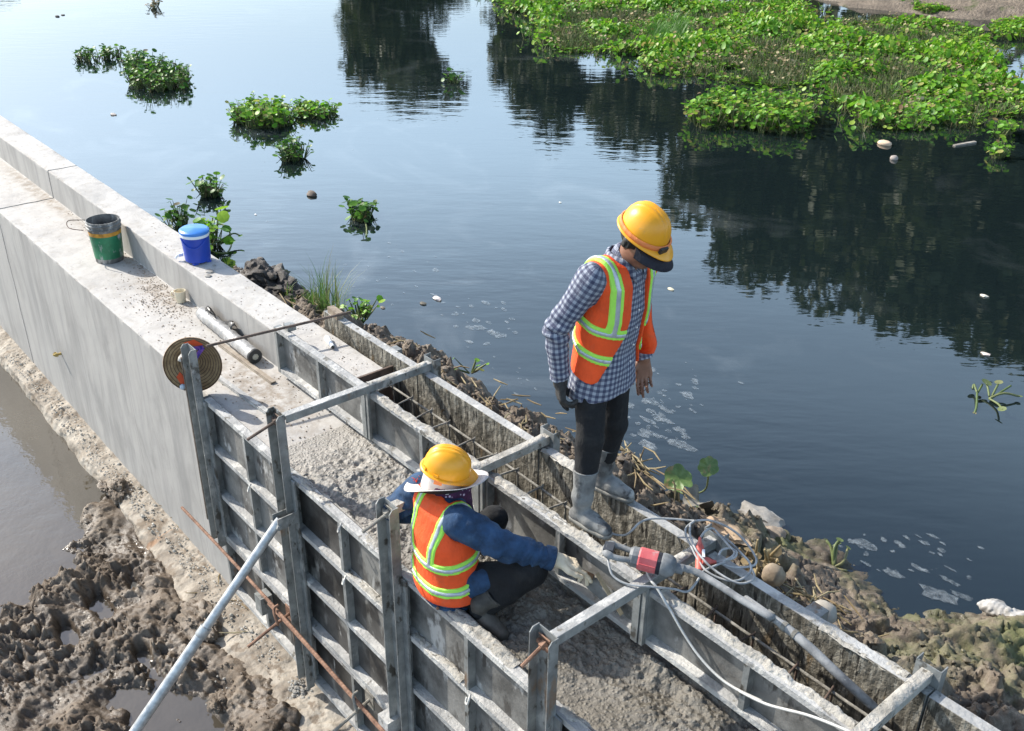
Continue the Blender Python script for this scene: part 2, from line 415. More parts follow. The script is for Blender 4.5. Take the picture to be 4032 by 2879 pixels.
Z = ZP - .10 + ins * (.165 + .080 * lump_ + (.30 + .70 * amt) * (.050 * broken(X * 3.0, Y * 3.0, 2) + .036 * broken(X * 8.0, Y * 8.0, 22)) + .022 * broken(X * 19, Y * 19, 42) * (.4 + amt) + .009 * broken(X * 42, Y * 42, 43) * (.4 + amt)
                     + .035 * np.maximum(0, ridged(X * 2.2, Y * 2.2, 4, 12) - .3) + .007 * fbm(X * 30, Y * 30, 3, 31))
# trampled hollows that hold water
for (vx, vy, rx, ry, dep) in ((350, 1595, .42, .20, .26), (215, 1335, .22, .07, .22), (150, 1408, .13, .06, .2), (318, 1458, .10, .05, .2), (480, 1530, .2, .12, .16), (60, 1350, .12, .06, .2), (440, 1610, .32, .16, .20), (300, 1300, .10, .06, .10)):
    c = vz(vx, vy, ZP + .02)
    a = np.exp(-(((X - c[0]) / rx) ** 2 + ((Y - c[1]) / ry) ** 2) ** 1.5); Z -= dep * a * (.75 + .5 * fbm(X * 5, Y * 5, 2, 40))
Z = Z + sstep(-.42, -.20, Y) * (ZP + .02 - Z) * .7 * sstep(-4.6, -5.2, X)          # low beside the footing
Z = np.where(Y < -3.4, np.minimum(Z, ZP + .15 + .05 * fbm(X, Y, 2)), Z)
MUDX, MUDY, MUDZ = gx, gy, Z
new('mud_ground', grid(X, Y, Z), M_MUDL, kind='structure', smooth=False)

# --- the bank between the outer forms and the river
bank = [(520, 600, -.20), (600, 622, -.05), (650, 655, -.10), (720, 690, .02), (800, 712, .08), (870, 728, .22), (960, 765, .26), (1030, 835, .20), (1120, 880, .18), (1205, 925, .14),
        (1340, 1003, .05), (1440, 1052, -.05), (1530, 1095, -.18), (1590, 1130, -.30), (1690, 1170, -.38), (1760, 1225, -.40), (1850, 1292, -.44), (1920, 1352, -.48), (1985, 1375, -.5), (2090, 1378, -.5), (2200, 1376, -.5), (2300, 1372, -.5)]
bp = np.array([vz(x, y, z) for x, y, z in bank]); o_ = np.argsort(bp[:, 0]); bp = bp[o_]
gx = np.concatenate([np.arange(-8.6, -.4, .0125), np.arange(-.4, 3.0, .06)]); gy = np.arange(.903, 3.4, .0135)
X, Y = np.meshgrid(gx, gy, indexing='ij')
X = X + .010 * perlin(X * 9, Y * 9, 55); Y = Y + .009 * perlin(X * 9 + 40, Y * 9, 56)
ye = np.interp(X, bp[:, 0], bp[:, 1]); zc = np.interp(X, bp[:, 0], bp[:, 2])
near = np.interp(X, [-8.6, -7.4, -6.2, -4.2, -3.0, -2.2, -1.2, 1], [-.5, -.15, .02, .16, .16, .05, -.02, -.02])    # height against the form
t_ = np.clip((Y - .86) / np.maximum(ye - .86, .1), 0, 1)
prof = near + (zc - near) * t_
over = Y - ye + .10 * fbm(X * 2.6, Y * 2.6, 4, 60) + .03 * fbm(X * 10, Y * 10, 2, 62)
steep = np.interp(X, [-8, -3.3, -2.6, 2], [1.15, 1.0, .35, .22])
prof = prof - np.maximum(over, 0) * steep - .12 * sstep(-.12, .1, over) * np.interp(X, [-8, -3.2, -2.5], [1, .7, .1])
rgh = np.interp(X, [-8.6, -7, -3.2, -2.2, -1.4, 1], [1.0, 1.15, 1.1, .8, .85, 1.0]) * np.interp(over, [-.5, -.1, .1, .3], [1, 1, .8, .3])
Z = prof + rgh * (.050 * fbm(X * 2.4, Y * 2.4, 3, 74) + .075 * broken(X * 4.6, Y * 4.6, 72) + .032 * broken(X * 11, Y * 11, 82) + .017 * broken(X * 25, Y * 25, 92) + .007 * broken(X * 55, Y * 55, 93) + .03 * (ridged(X * 3, Y * 3, 4, 75) - .6) + .006 * fbm(X * 40, Y * 40, 3, 76))
low = np.clip((-.25 - prof) / .25, 0, 1); Z = Z - low * .2 * (Z - prof)
Z = np.maximum(Z, ZR - .35)
Z = np.where(Y < 1.0, np.minimum(Z, .28), Z); Y = np.maximum(Y, np.where(X > -5.76, .957, .862))
BKX, BKY, BKZ = gx, gy, Z
new('river_bank', grid(X, Y, Z), M_MUDR, kind='structure', smooth=False)

# --- far bank of bare earth
gx = np.arange(-150, 60, .35); gy = np.concatenate([np.arange(21.5, 29, .18), np.arange(29, 60, 1.5), np.array([120., 300., 600.])])
X, Y = np.meshgrid(gx, gy, indexing='ij')
Z = ZR - .25 + .85 * sstep(-1.0, 4.5, Y - 22.6 - 1.3 * fbm(X * .22, Y * .1, 4, 90)) + .10 * fbm(X * .9, Y * .9, 5, 91) + .06 * ridged(X * 2, Y * 2, 3, 92)
M_FARB = mat_mottle('far_bank_earth', (.10, .08, .062), (.24, .195, .15), 2.5, .3, .7, .9, .9, .06, 14, spots=((1.4, .58, .68, (.07, .085, .03), (1, 1, 1)),))
new('far_bank', grid(X, Y, Z), M_FARB, kind='structure', smooth=True)

# ================================================================ the finished wall, its footing and the fresh pour
def wall_prof(zlo, zhi_out):
    pts = []
    def seg(a, b, n): pts.extend([(a[0] + (b[0] - a[0]) * k / n, a[1] + (b[1] - a[1]) * k / n) for k in range(n)])
    r = .008
    seg((0, zlo), (0, -r), 34); seg((0, -r), (r, 0), 2); seg((r, 0), (.56 - .004, 0), 16); seg((.556, 0), (.56, .004), 1)
    seg((.56, .004), (.56, .29 - r), 8); seg((.56, .29 - r), (.56 + r, .29), 2); seg((.56 + r, .29), (.86 - r, .29), 8); seg((.86 - r, .29), (.86, .29 - r), 2)
    seg((.86, .29 - r), (.86, zhi_out), 12); pts.append((.86, zhi_out)); return np.array(pts)
def wall_piece(name, x0, x1, step, label):
    pr = wall_prof(-1.9, -1.6); xs = np.linspace(x0, x1, max(2, int((x1 - x0) / step)))
    X = np.repeat(xs[:, None], len(pr), 1); Y = np.repeat(pr[None, :, 0], len(xs), 0).copy(); Z = np.repeat(pr[None, :, 1], len(xs), 0).copy()
    k = np.repeat(np.arange(len(pr))[None], len(xs), 0)
    top = (k >= 36) & (k < 52) | (k > 62) & (k < 72)
    Z += np.where(top, .0035 * fbm(X * 6, Y * 6, 3, 7), 0) + np.where(k >= 34, .004 * perlin(X * 2.2, Y, 8), 0)
    edge = np.isin(k, (34, 35, 36, 62, 63, 61, 71, 72, 73))
    Z -= np.where(edge, np.maximum(0, fbm(X * 11, k * 3.3, 3, 9) - .35) * .028, 0)
    Y += np.where(k < 34, .0025 * fbm(X * 3, Z * 3, 3, 10), 0)
    o = thing(name, ((x0 + x1) / 2, .43, -1.9), label, 'wall')
    v, f = grid(X, Y, Z); n, m = X.shape; fl = [tuple(q) for q in f.tolist()]
    fl.append(tuple(range(m))); fl.append(tuple(reversed(range((n - 1) * m, n * m))))
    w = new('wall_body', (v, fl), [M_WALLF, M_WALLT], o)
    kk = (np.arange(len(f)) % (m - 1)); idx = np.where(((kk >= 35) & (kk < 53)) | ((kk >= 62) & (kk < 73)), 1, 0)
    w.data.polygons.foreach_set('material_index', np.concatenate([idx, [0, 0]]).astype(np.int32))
    w.data.polygons.foreach_set('use_smooth', np.array([True] * len(f) + [False, False])); w.data.set_sharp_from_angle(angle=math.radians(35))
    return o
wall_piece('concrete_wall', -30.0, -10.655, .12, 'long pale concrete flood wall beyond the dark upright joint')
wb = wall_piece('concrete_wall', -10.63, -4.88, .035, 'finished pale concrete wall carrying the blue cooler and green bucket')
new('joint_filler', MB().box(-10.655, -10.63, .010, .565, -1.88, -.010).box(-10.655, -10.63, .565, .85, -1.88, .281), mat_mottle('black_joint_board', (.02, .02, .02), (.05, .05, .05)), wb)

# footing: slab with a sloped, ragged toe
xs = np.concatenate([np.linspace(-30, -12.5, 120), np.arange(-12.45, -2.6, .014), np.linspace(-2.55, .4, 60)])
pr = [(-.06, -2.4), (-.30, -2.25), (-.225, -1.86), (-.205, -1.80), (-.13, -1.765), (-.06, -1.755), (.02, -1.75)]
pr2 = []
for a, b in zip(pr[:-1], pr[1:]):
    for k in range(9): pr2.append((a[0] + (b[0] - a[0]) * k / 9, a[1] + (b[1] - a[1]) * k / 9))
pr2.append(pr[-1]); pr2 = np.array(pr2)
X = np.repeat(xs[:, None], len(pr2), 1); Y = np.repeat(pr2[None, :, 0], len(xs), 0).copy(); Z = np.repeat(pr2[None, :, 1], len(xs), 0).copy()
wide = np.interp(X, [-30, -8.2, -7.0, -5.5, -4.6, -4.2, .4], [1, 1, 1.25, 1.75, 1.9, 1.35, 1.2])
Y = np.where(Y < 0, Y * wide, Y) + (Y < -.05) * .022 * fbm(X * 3, Z * 5, 4, 15); Z += (Z > -1.9) * (.012 * fbm(X * 7, Y * 7, 3, 16) + .010 * broken(X * 9, Y * 9, 17) * sstep(-.1, .5, fbm(X * 1.5, Y * 1.5, 3, 19)) + .004 * fbm(X * 30, Y * 30, 3, 18)); Y += (Z > -1.86) * .006 * fbm(X * 18, Z * 18, 3, 20)
new('wall_footing', grid(X, Y, Z), M_FOOT, kind='structure', smooth=True)

# fresh concrete between the forms
gx = np.arange(-5.05, -.4, .0075); gy = np.arange(.004, .888, .0075)
X, Y = np.meshgrid(gx, gy, indexing='ij')
a = sstep(-4.95, -4.35, X)
lvl = np.interp(X, [-5.05, -4.6, -3.8, -3.0, -2.4, -1.8, -1.0, -.4], [.004, -.004, -.02, -.035, -.05, -.045, -.02, -.02])
f1 = worley(X * 34 + .4 * perlin(X * 20, Y * 20, 3), Y * 34, 4); g1, g2, gid = worley(X * 13 + .7 * perlin(X * 8, Y * 8, 13), Y * 13 + .7 * perlin(X * 8 + 5, Y * 8, 14), 5, True)
rel = .022 * fbm(X * 4.2, Y * 4.2, 4, 1) + .016 * sstep(.0, .45, g2 - g1) * gid + .012 * (1 - np.minimum(f1 * 1.5, 1)) + .012 * np.maximum(0, ridged(X * 3.1, Y * 6.0, 3, 6) - .8) + .004 * fbm(X * 40, Y * 40, 2, 8)
tro = np.exp(-(((X + 2.25) / .38) ** 2 + ((Y - .12) / .17) ** 2) ** 2)         # hand-trowelled, smoother patch beside the squatting worker
Z = lvl + a * rel * (1 - .55 * tro) - .006 * (1 - a) * 0
Z += .05 * sstep(.40, .54, Y) * a * (1 - sstep(.54, .57, Y)) * (.6 + .6 * fbm(X * 5, Y * 5, 2, 19)) * .6
Z = np.where(Y > .57, -.02 + .03 * fbm(X * 6, Y * 6, 4, 18) + .012 * (1 - np.minimum(f1 * 1.5, 1)) - .05 * sstep(-2.2, -1.2, X), Z)
Z = np.where((X < -4.9), np.minimum(Z, -.012), Z)
new('fresh_concrete', grid(X, Y, Z), M_FRESH, kind='structure', smooth=True)

# ================================================================ steel formwork
M_FRAME = mat_mottle('galvanised_form_frame', (.15, .157, .155), (.31, .32, .31), 9, .33, .67, .5, .35, .004, 70, metal=.25,
                     spots=((13, .58, .64, (.075, .07, .06), (1, 1, .6)), (9, .57, .66, (.42, .415, .395), (1, 1, .5)), (5, .62, .68, (.22, .15, .10), (1, 1, .4))))
M_RAIL = mat_mottle('cement_splashed_rail', (.27, .27, .265), (.44, .435, .42), 7, .35, .65, .7, .8, .010, 45, metal=.1,
                    spots=((6, .54, .62, (.55, .54, .51), (1, 1, 1)), (11, .62, .68, (.16, .15, .13), (1, 1, 1))))
M_PLATE = mat_mottle('dark_form_plate', (.022, .020, .018), (.085, .08, .074), 2.4, .42, .58, .55, .3, .004, 60, metal=.2,
                     spots=((3.0, .54, .60, (.21, .205, .19), (1, 1, .6)), (9, .62, .68, (.33, .325, .31), (1, 1, .35)), (15, .64, .68, (.02, .02, .02), (1, 1, .5))))
M_PLATE2 = mat_mottle('cement_grey_form_plate', (.085, .083, .078), (.215, .21, .197), 4.0, .40, .6, .6, .5, .006, 50, metal=.15,
                      spots=((5.0, .58, .64, (.42, .415, .40), (1, 1, .6)), (8, .60, .66, (.06, .055, .05), (1, 1, .4))))
M_DRIP = mat_mottle('dripped_form_face', (.055, .05, .038), (.165, .15, .12), 4.0, .36, .6, .6, 1.0, .016, 26,
                    spots=((9, .50, .58, (.27, .25, .205), (4, 4, .7)), (11, .56, .62, (.022, .019, .015), (4, 4, .6)), (6, .60, .66, (.15, .11, .065), (2, 2, .6))), stretch=(4, 4, .7))
M_CRUST = mat_mottle('dried_mortar_crust', (.24, .225, .195), (.43, .41, .37), 9, .35, .65, .85, 1.0, .014, 38,
                     spots=((20, .6, .67, (.12, .11, .09), (1, 1, 1)),))
M_RUST = mat_mottle('rusty_bar', (.13, .065, .040), (.30, .17, .11), 14, .35, .65, .8, .6, .003, 120)
M_RUSTD = mat_mottle('dark_rusty_bar', (.06, .042, .032), (.15, .10, .075), 14, .35, .65, .75, .6, .003, 120)
M_MUDBAR = mat_mottle('mortar_caked_bar', (.13, .12, .10), (.33, .31, .27), 18, .35, .65, .85, .8, .006, 70)

def panel(x0, x1, z0, z1, yp, s, rails, ribs, mp, label, group, dep=.055, w=.034, mr=None, plate_t=.004):
    """steel panel: plate at yp, frame reaching s*dep out of it"""
    o = thing('formwork_panel', ((x0 + x1) / 2, yp, z0), label, 'formwork panel', group)
    y0, y1 = sorted((yp, yp + s * plate_t)); new('plate', MB().box(x0 + .003, x1 - .003, y0, y1, z0, z1), mp, o)
    a, b = sorted((yp + s * plate_t, yp + s * dep))
    for x in (x0, x1 - .030): new('stile', MB().box(x, x + .030, a, b, z0, z1), M_FRAME, o)
    zs = [z0] + sorted(rails) + [z1 - w]
    for i, z in enumerate(zs):
        mb = MB().box(x0 + .030, x1 - .030, a, b - .0015 if s > 0 else b, z, z + w) if s > 0 else MB().box(x0 + .030, x1 - .030, a + .0015, b, z, z + w)
        new('rail', mb, mr or M_RAIL, o)
    for x in ribs:
        for za, zb in zip(zs[:-1], zs[1:]):
            new('rib', MB().box(x, x + .030, a + (.003 if s < 0 else 0), b - (.003 if s > 0 else 0), za + w, zb), M_FRAME, o)
    return o
XP = [-5.775, -4.615, -3.460, -2.305, -1.150, .005]
lab = ['below the conical straw hat', 'between the second and third front posts', 'under the squatting worker', 'right of the front post with the rusty nut', 'past the last cross beam']
for i in range(5):
    xm = (XP[i] + XP[i + 1]) / 2 - .017
    panel(XP[i] + .002, XP[i + 1] - .002, -1.135, .022, -.002, -1, (-.385, -.765), (xm,), (M_PLATE2, M_PLATE, M_PLATE2, M_PLATE, M_PLATE)[i], 'tall steel formwork panel ' + lab[i], 'front formwork panels, upper row')
    panel(XP[i] + .002, XP[i + 1] - .002, -1.640, -1.139, -.002, -1, (), (xm,), M_PLATE, 'low formwork panel at ground level ' + lab[i], 'front formwork panels, lower row')
XI = [-5.745, -4.600, -3.440, -2.275, -1.115, .045]
labi = ['beside the white plastic cone', 'behind the squatting worker', 'under the standing worker', 'below the red vibrator cable', 'past the last cross beam']
for i in range(5):
    xm = (XI[i] + XI[i + 1]) / 2 - .015
    panel(XI[i] + .004, XI[i + 1] - .004, .045 + .012 * i, .395, .553, -1, (), (xm,), M_PLATE2, 'narrow steel panel facing the walkway, ' + labi[i], 'inner parapet formwork panels', dep=.052, w=.03)
    panel(XI[i] + .004, XI[i + 1] - .004, -.16, .395, .893, 1, (.10,), (xm,), M_DRIP, 'outer steel panel against the mud bank, ' + labi[i], 'outer parapet formwork panels', dep=.06, w=.03)
# mortar left along the tops of the parapet forms
def crust(name, x0, x1, y0, y1, z, h, seed, label, lo=.1, parent=None):
    gx = np.arange(x0, x1, .011); gy = np.linspace(y0, y1, 9); X, Y = np.meshgrid(gx, gy, indexing='ij')
    v_ = (Y - y0) / (y1 - y0); e = np.minimum(v_, 1 - v_) * 2
    m = np.clip(fbm(X * 3.1, Y * 6, 4, seed) + .75 * lo * 4 - .2, 0, 1)
    hgt = h * m * np.minimum(1, e * 2.2) * (.6 + .6 * worley(X * 45, Y * 45, seed)) + .004 * fbm(X * 40, Y * 40, 2, seed)
    Z = z - .004 + hgt; Yw = Y + .010 * fbm(X * 13, Y * 3, 3, seed + 3)
    return new(name, grid(X, Yw, Z), M_CRUST, parent, (x0, y0, z), label, None if parent else 'mortar', None if parent else 'mortar crusts on form tops', smooth=True)
crust('mortar_crust', -4.62, -3.50, .500, .566, .395, .022, 3, 'grey mortar crust on the inner form top beside the rebar', .3)
crust('mortar_crust', -3.40, -2.32, .506, .570, .395, .024, 4, 'mortar crust on the inner form top under the standing worker', .25)
crust('mortar_crust', -2.20, -1.20, .518, .570, .395, .024, 5, 'thick mortar crust on the inner form top near the grey cable', .3)
crust('mortar_crust', -3.42, -2.98, .888, .960, .395, .03, 6, 'mortar lumps on the outer form top behind the standing worker', .25)
crust('mortar_crust', -1.62, -1.22, .888, .96, .395, .02, 7, 'mortar crust on the outer form top by the last beam', .2)
crust('mortar_crust', -4.52, -3.60, -.052, .012, .022, .016, 8, 'spilled mortar along the front form top between the posts', .12)
crust('mortar_crust', -3.38, -2.55, -.052, .03, .022, .03, 9, 'thick spilled mortar under the squatting worker', .28)
crust('mortar_crust', -2.24, -1.3, -.052, .012, .022, .018, 10, 'spilled mortar on the front form top right of the nut post', .2)
crust('mortar_crust', -4.05, -3.50, -.054, -.006, -.385 + .034, .02, 11, 'grey mortar spilled on a panel rail left of the third post', .3)
crust('mortar_crust', -3.36, -2.93, -.054, -.006, -.385 + .034, .02, 12, 'grey mortar spilled on a panel rail right of the third post', .3)

# channel posts
def cpost(xc, zb, zt, label, w=.125, d=.055, y=-.060, notch=True):
    o = thing('channel_post', (xc, y, zb), label, 'post', 'front channel posts')
    x0, x1 = xc - w / 2, xc + w / 2; t = .005
    def plate(pts, nrm):
        mb = MB(); n = len(pts); nrm = np.array(nrm) * t
        mb.add([np.array(p) for p in pts] + [np.array(p) + nrm for p in pts], [tuple(range(n)), tuple(reversed(range(n, 2 * n)))] + [(i, n + i, n + (i + 1) % n, (i + 1) % n) for i in range(n)]); return mb
    c = .022
    new('web', MB().box(x0 + t, x1 - t, y - t, y, zb, zt - .003), M_FRAME, o)
    for x in (x0, x1 - t):
        new('flange', plate([(x, y, zb), (x, y - d, zb), (x, y - d, zt - c), (x, y - d + c * .8, zt), (x, y, zt)], (1, 0, 0)), M_FRAME, o)
    new('bracket', MB().box(x1 + .001, x1 + .045, y - .012, y - .001, zb + .1, .015), M_FRAME, o)
    return o
PX = [-5.80, -4.615, -3.470, -2.300]
cpost(PX[0], -1.20, .40, 'steel channel post with the conical hat hung on it')
cpost(PX[1], -1.66, .455, 'tall steel channel post that the galvanised prop leans on')
cpost(PX[2], -1.66, .455, 'steel channel post behind the squatting worker\'s back')
cpost(PX[3], -1.66, .455, 'steel channel post with a rusty tie nut at its top')
cpost(-1.190, -1.66, .455, 'steel channel post under the mud-crusted last cross beam')
new('timber_batten', MB().box(-5.885, -5.868, -.118, -.062, -1.02, .30), mat_mottle('dark_wet_timber', (.05, .04, .03), (.13, .10, .08), 10, stretch=(4, 4, .4)), loc=(-5.87, -.09, -1.02), label='thin dark timber batten strapped beside the hat post', cat='batten')
# cross beams over the pour and the short outer channels that end them
def beam(x, y0, y1, z, label, muddy, mud0=0.3):
    o = thing('cross_beam', (x, y0, z), label, 'beam', 'cross beams over the pour')
    w, h, t = .046, .05, .005
    new('top_flange', MB().box(x - w / 2, x + w / 2, y0, y1, z - t, z), M_RAIL if not muddy else M_CRUST, o)
    new('side_flange', MB().box(x + w / 2 - t, x + w / 2, y0 + .001, y1 - .001, z - h, z - t), M_FRAME if not muddy else M_CRUST, o)
    new('rear_flange', MB().box(x - w / 2, x - w / 2 + t, y0 + .001, y1 - .001, z - h, z - t), M_FRAME, o)
    c = thing('outer_channel', (x, y1, -.1), 'short upright channel ending the ' + label, 'post', 'outer channel posts')
    yc = .960; ww = .11
    new('web', MB().box(x - ww / 2 + .005, x + ww / 2 - .005, yc, yc + .005, -.1, z + .025), M_FRAME, c)
    for xx in (x - ww / 2, x + ww / 2 - .005): new('flange', MB().box(xx, xx + .005, yc, yc + .05, -.1, z + .028), M_FRAME, c)
    # hanging plate that holds the inner form
    new('hanger', MB().box(x - .045, x - .005, .478, .498, .075, z - h + .001), M_FRAME, o)
    new('hanger', MB().box(x + .001, x + .024, .482, .500, .075, z - h + .001), M_FRAME, o)
    return o
beam(PX[1] + .055, -.062, .965, .455, 'grey cross beam at the second post', False)
beam(PX[2] + .02, -.062, .965, .455, 'mortar-caked cross beam behind the squatting worker', True)
beam(PX[3] + .03, -.062, .965, .455, 'speckled cross beam that the vibrator lies on', False)
beam(-1.165, -.062, .985, .455, 'mud-crusted cross beam above the hose end', True)
for i, (xa, ya, yb, sd_) in enumerate(((PX[1] + .055, .50, .93, 21), (PX[2] + .02, .30, .93, 22), (PX[3] + .03, .62, .93, 23), (-1.165, .45, .97, 24))):
    gx = np.linspace(-.026, .026, 7); gy = np.arange(ya, yb, .011); X, Y = np.meshgrid(gx, gy, indexing='ij')
    e = 1 - (np.abs(X) / .027) ** 3; m = np.clip(fbm(X * 4 + xa * 3, Y * 4, 4, sd_) * .8 + .5, 0, 1)
    Z = .452 + .022 * m * e * (.5 + .7 * worley(X * 42 + 9, Y * 42, sd_))
    new('mortar_crust', grid(X + xa, Y, Z), M_CRUST, None, (xa, ya, .455), 'lumpy mortar stuck on the ' + ('second-post cross beam', 'cross beam behind the squatting worker', 'cross beam under the cable coil', 'last cross beam by the hose end')[i], 'mortar', 'mortar crusts on form tops', smooth=True)
# stop-end board and rebar cage
new('stop_end_board', MB().box(-4.878, -4.862, .562, .888, .0, .325), M_RUSTD, loc=(-4.87, .72, 0), label='dark board closing the end of the parapet pour', cat='board')
cage = thing('rebar_cage', (-2.6, .70, -.03), 'rusty reinforcement cage inside the parapet trench', 'rebar cage')
def rib_bar(a, b, r, n=6):
    a = np.array(a, float); b = np.array(b, float); L = np.linalg.norm(b - a); k = max(2, int(L / .012))
    return MB().tube([a + (b - a) * i / k for i in range(k + 1)], [r * (1 + .12 * (i % 2)) for i in range(k + 1)], n)
bz = lambda x: .255 + .02 * math.sin(x * 1.1)
for (yy, dz) in ((.775, 0), (.645, 0)):
    new('long_bar', MB().tube([(x, yy, bz(x) + dz) for x in np.linspace(-4.85, -.3, 60)], .0075, 7), M_MUDBAR, cage, smooth=True)
    new('long_bar', MB().tube([(x, yy, .06) for x in np.linspace(-4.85, -.3, 20)], .0075, 6), M_RUSTD, cage, smooth=True)
rs = random.Random(5)
for x in np.arange(-4.72, -.4, .205):
    x += rs.uniform(-.02, .02); k = rs.uniform(-.03, .03); z = bz(x) + .012
    new('stirrup', MB().tube(catmull([(x, .785, -.04), (x, .786, z - .02), (x, .778, z), (x + k, .64, z + .002), (x + k, .628, z - .02), (x + k, .627, -.04)], 4), .0058, 6), M_MUDBAR if x < -2.3 else M_RUSTD, cage, smooth=True)
# ================================================================ bodies: signed-distance modelling meshed with surface nets
def nrm(v): v = np.array(v, float); return v / np.linalg.norm(v)
def smin(a, b, k):
    if k <= 0: return np.minimum(a, b)
    h = np.clip(.5 + .5 * (b - a) / k, 0, 1); return b + (a - b) * h - k * h * (1 - h)
def smax(a, b, k): return -smin(-a, -b, k)
def cone(P, a, b, ra, rb):
    a = np.array(a, float); ab = np.array(b, float) - a; pa = P - a
    t = np.clip(pa @ ab / (ab @ ab), 0, 1); return np.linalg.norm(pa - t[..., None] * ab, axis=-1) - (ra + (rb - ra) * t)
def ell(P, c, ax, r):                                   # ellipsoid, ax rows = axes
    q = (P - np.array(c, float)) @ np.array(ax, float).T; r = np.array(r, float)
    k0 = np.linalg.norm(q / r, axis=-1); k1 = np.linalg.norm(q / (r * r), axis=-1) + 1e-9; return k0 * (k0 - 1) / k1
def eloft(P, pts, rx, ry, lat, fwd, pw=2.3):
    pts = np.array(pts, float); zz = pts[:, 2]; z = P[..., 2]; zc_ = np.clip(z, zz[0], zz[-1]); e = np.abs(z - zc_)
    cx = np.interp(zc_, zz, pts[:, 0]); cy = np.interp(zc_, zz, pts[:, 1]); a = np.interp(zc_, zz, rx); b = np.interp(zc_, zz, ry)
    dx = P[..., 0] - cx; dy = P[..., 1] - cy; x = dx * lat[0] + dy * lat[1]; y = dx * fwd[0] + dy * fwd[1]
    q = (np.abs(x / a) ** pw + np.abs(y / b) ** pw) ** (1 / pw); side = (q - 1) * np.minimum(a, b)
    return np.where(e > 0, np.hypot(np.maximum(side, 0), e) + np.minimum(side, 0) * .0, side)
def nets(fun, lo, hi, res):
    lo = np.array(lo, float); hi = np.array(hi, float); n = np.ceil((hi - lo) / res).astype(int) + 1
    ax = [lo[i] + np.arange(n[i]) * res for i in range(3)]
    st = 4; n = ((n - 1 + st - 1) // st) * st + 1
    ax = [lo[i] + np.arange(n[i]) * res for i in range(3)]
    cv = fun(np.stack(np.meshgrid(ax[0][::st], ax[1][::st], ax[2][::st], indexing='ij'), -1))
    cm = None; mn = None
    for dx in (0, 1):
        for dy in (0, 1):
            for dz in (0, 1):
                q = cv[dx:cv.shape[0] - 1 + dx, dy:cv.shape[1] - 1 + dy, dz:cv.shape[2] - 1 + dz]
                mn = np.abs(q) if mn is None else np.minimum(mn, np.abs(q))
    blk = mn < st * res * 1.5 + .012
    vals = np.repeat(np.repeat(np.repeat(cv, st, 0), st, 1), st, 2)[:n[0], :n[1], :n[2]].copy()
    need = np.zeros(n, bool); bi = np.argwhere(blk) * st
    for dx in range(st + 1):
        for dy in range(st + 1):
            for dz in range(st + 1): need[bi[:, 0] + dx, bi[:, 1] + dy, bi[:, 2] + dz] = True
    pi = np.argwhere(need); out = np.empty(len(pi))
    for i in range(0, len(pi), 300000):
        out[i:i + 300000] = fun(lo + pi[i:i + 300000] * res)
    vals[need] = out
    s = vals < 0
    cs = np.zeros(n - 1, np.uint8)
    for dx in (0, 1):
        for dy in (0, 1):
            for dz in (0, 1): cs += s[dx:n[0] - 1 + dx, dy:n[1] - 1 + dy, dz:n[2] - 1 + dz]
    act = np.argwhere((cs > 0) & (cs < 8)); idx = -np.ones(n - 1, np.int64); idx[tuple(act.T)] = np.arange(len(act))
    acc = np.zeros((len(act), 3)); cnt = np.zeros(len(act))
    for d in range(3):
        o = [q for q in range(3) if q != d]
        for a in (0, 1):
            for b in (0, 1):
                off = np.zeros(3, int); off[o[0]] = a; off[o[1]] = b; p = act + off; e = np.zeros(3, int); e[d] = 1
                v0 = vals[tuple(p.T)]; v1 = vals[tuple((p + e).T)]; m = (v0 < 0) != (v1 < 0)
                t = np.where(m, v0 / np.where(m, v0 - v1, 1), 0); q = p.astype(float); q[:, d] += t
                acc[m] += q[m]; cnt[m] += 1
    V = lo + acc / np.maximum(cnt, 1)[:, None] * res
    F = []
    for d in range(3):
        o = [q for q in range(3) if q != d]
        sl0 = [slice(None)] * 3; sl1 = [slice(None)] * 3; sl0[d] = slice(0, -1); sl1[d] = slice(1, None)
        ch_ = np.argwhere(s[tuple(sl0)] != s[tuple(sl1)])
        m = np.all(ch_[:, o] > 0, 1) & np.all(ch_[:, o] < (n[o] - 1), 1); ch_ = ch_[m]
        if not len(ch_): continue
        inside = s[tuple(ch_.T)]
        q = []
        for a, b in ((1, 1), (0, 1), (0, 0), (1, 0)):
            p = ch_.copy(); p[:, o[0]] -= a; p[:, o[1]] -= b; q.append(idx[tuple(p.T)])
        q = np.stack(q, 1)
        flip = inside if d != 1 else ~inside
        F.append(np.where(flip[:, None], q, q[:, ::-1]))
    F = np.concatenate(F); F = F[np.all(F >= 0, 1)]
    return V, F
def relax(V, F, it=2, k=.5):
    e = np.concatenate([F[:, [0, 1]], F[:, [1, 2]], F[:, [2, 3]], F[:, [3, 0]]])
    for _ in range(it):
        s_ = np.zeros_like(V); c = np.zeros(len(V))
        np.add.at(s_, e[:, 0], V[e[:, 1]]); np.add.at(c, e[:, 0], 1); np.add.at(s_, e[:, 1], V[e[:, 0]]); np.add.at(c, e[:, 1], 1)
        V = V + k * (s_ / np.maximum(c, 1)[:, None] - V)
    return V
def solid(name, fun, lo, hi, res, mat, parent, it=1, smooth=True, **kw):
    V, F = nets(fun, lo, hi, res); V = relax(V, F, it)
    return new(name, (V, F), mat, parent, smooth=smooth, **kw)
def folds(P, freq, seed, amp, ax=None):
    q = P * freq if ax is None else np.stack([P @ np.array(a) for a in ax], -1) * freq
    n = vnoise3(q + seed * 3.1, seed); return amp * (n + .5 * vnoise3(q * 2.1 + seed, seed + 1))

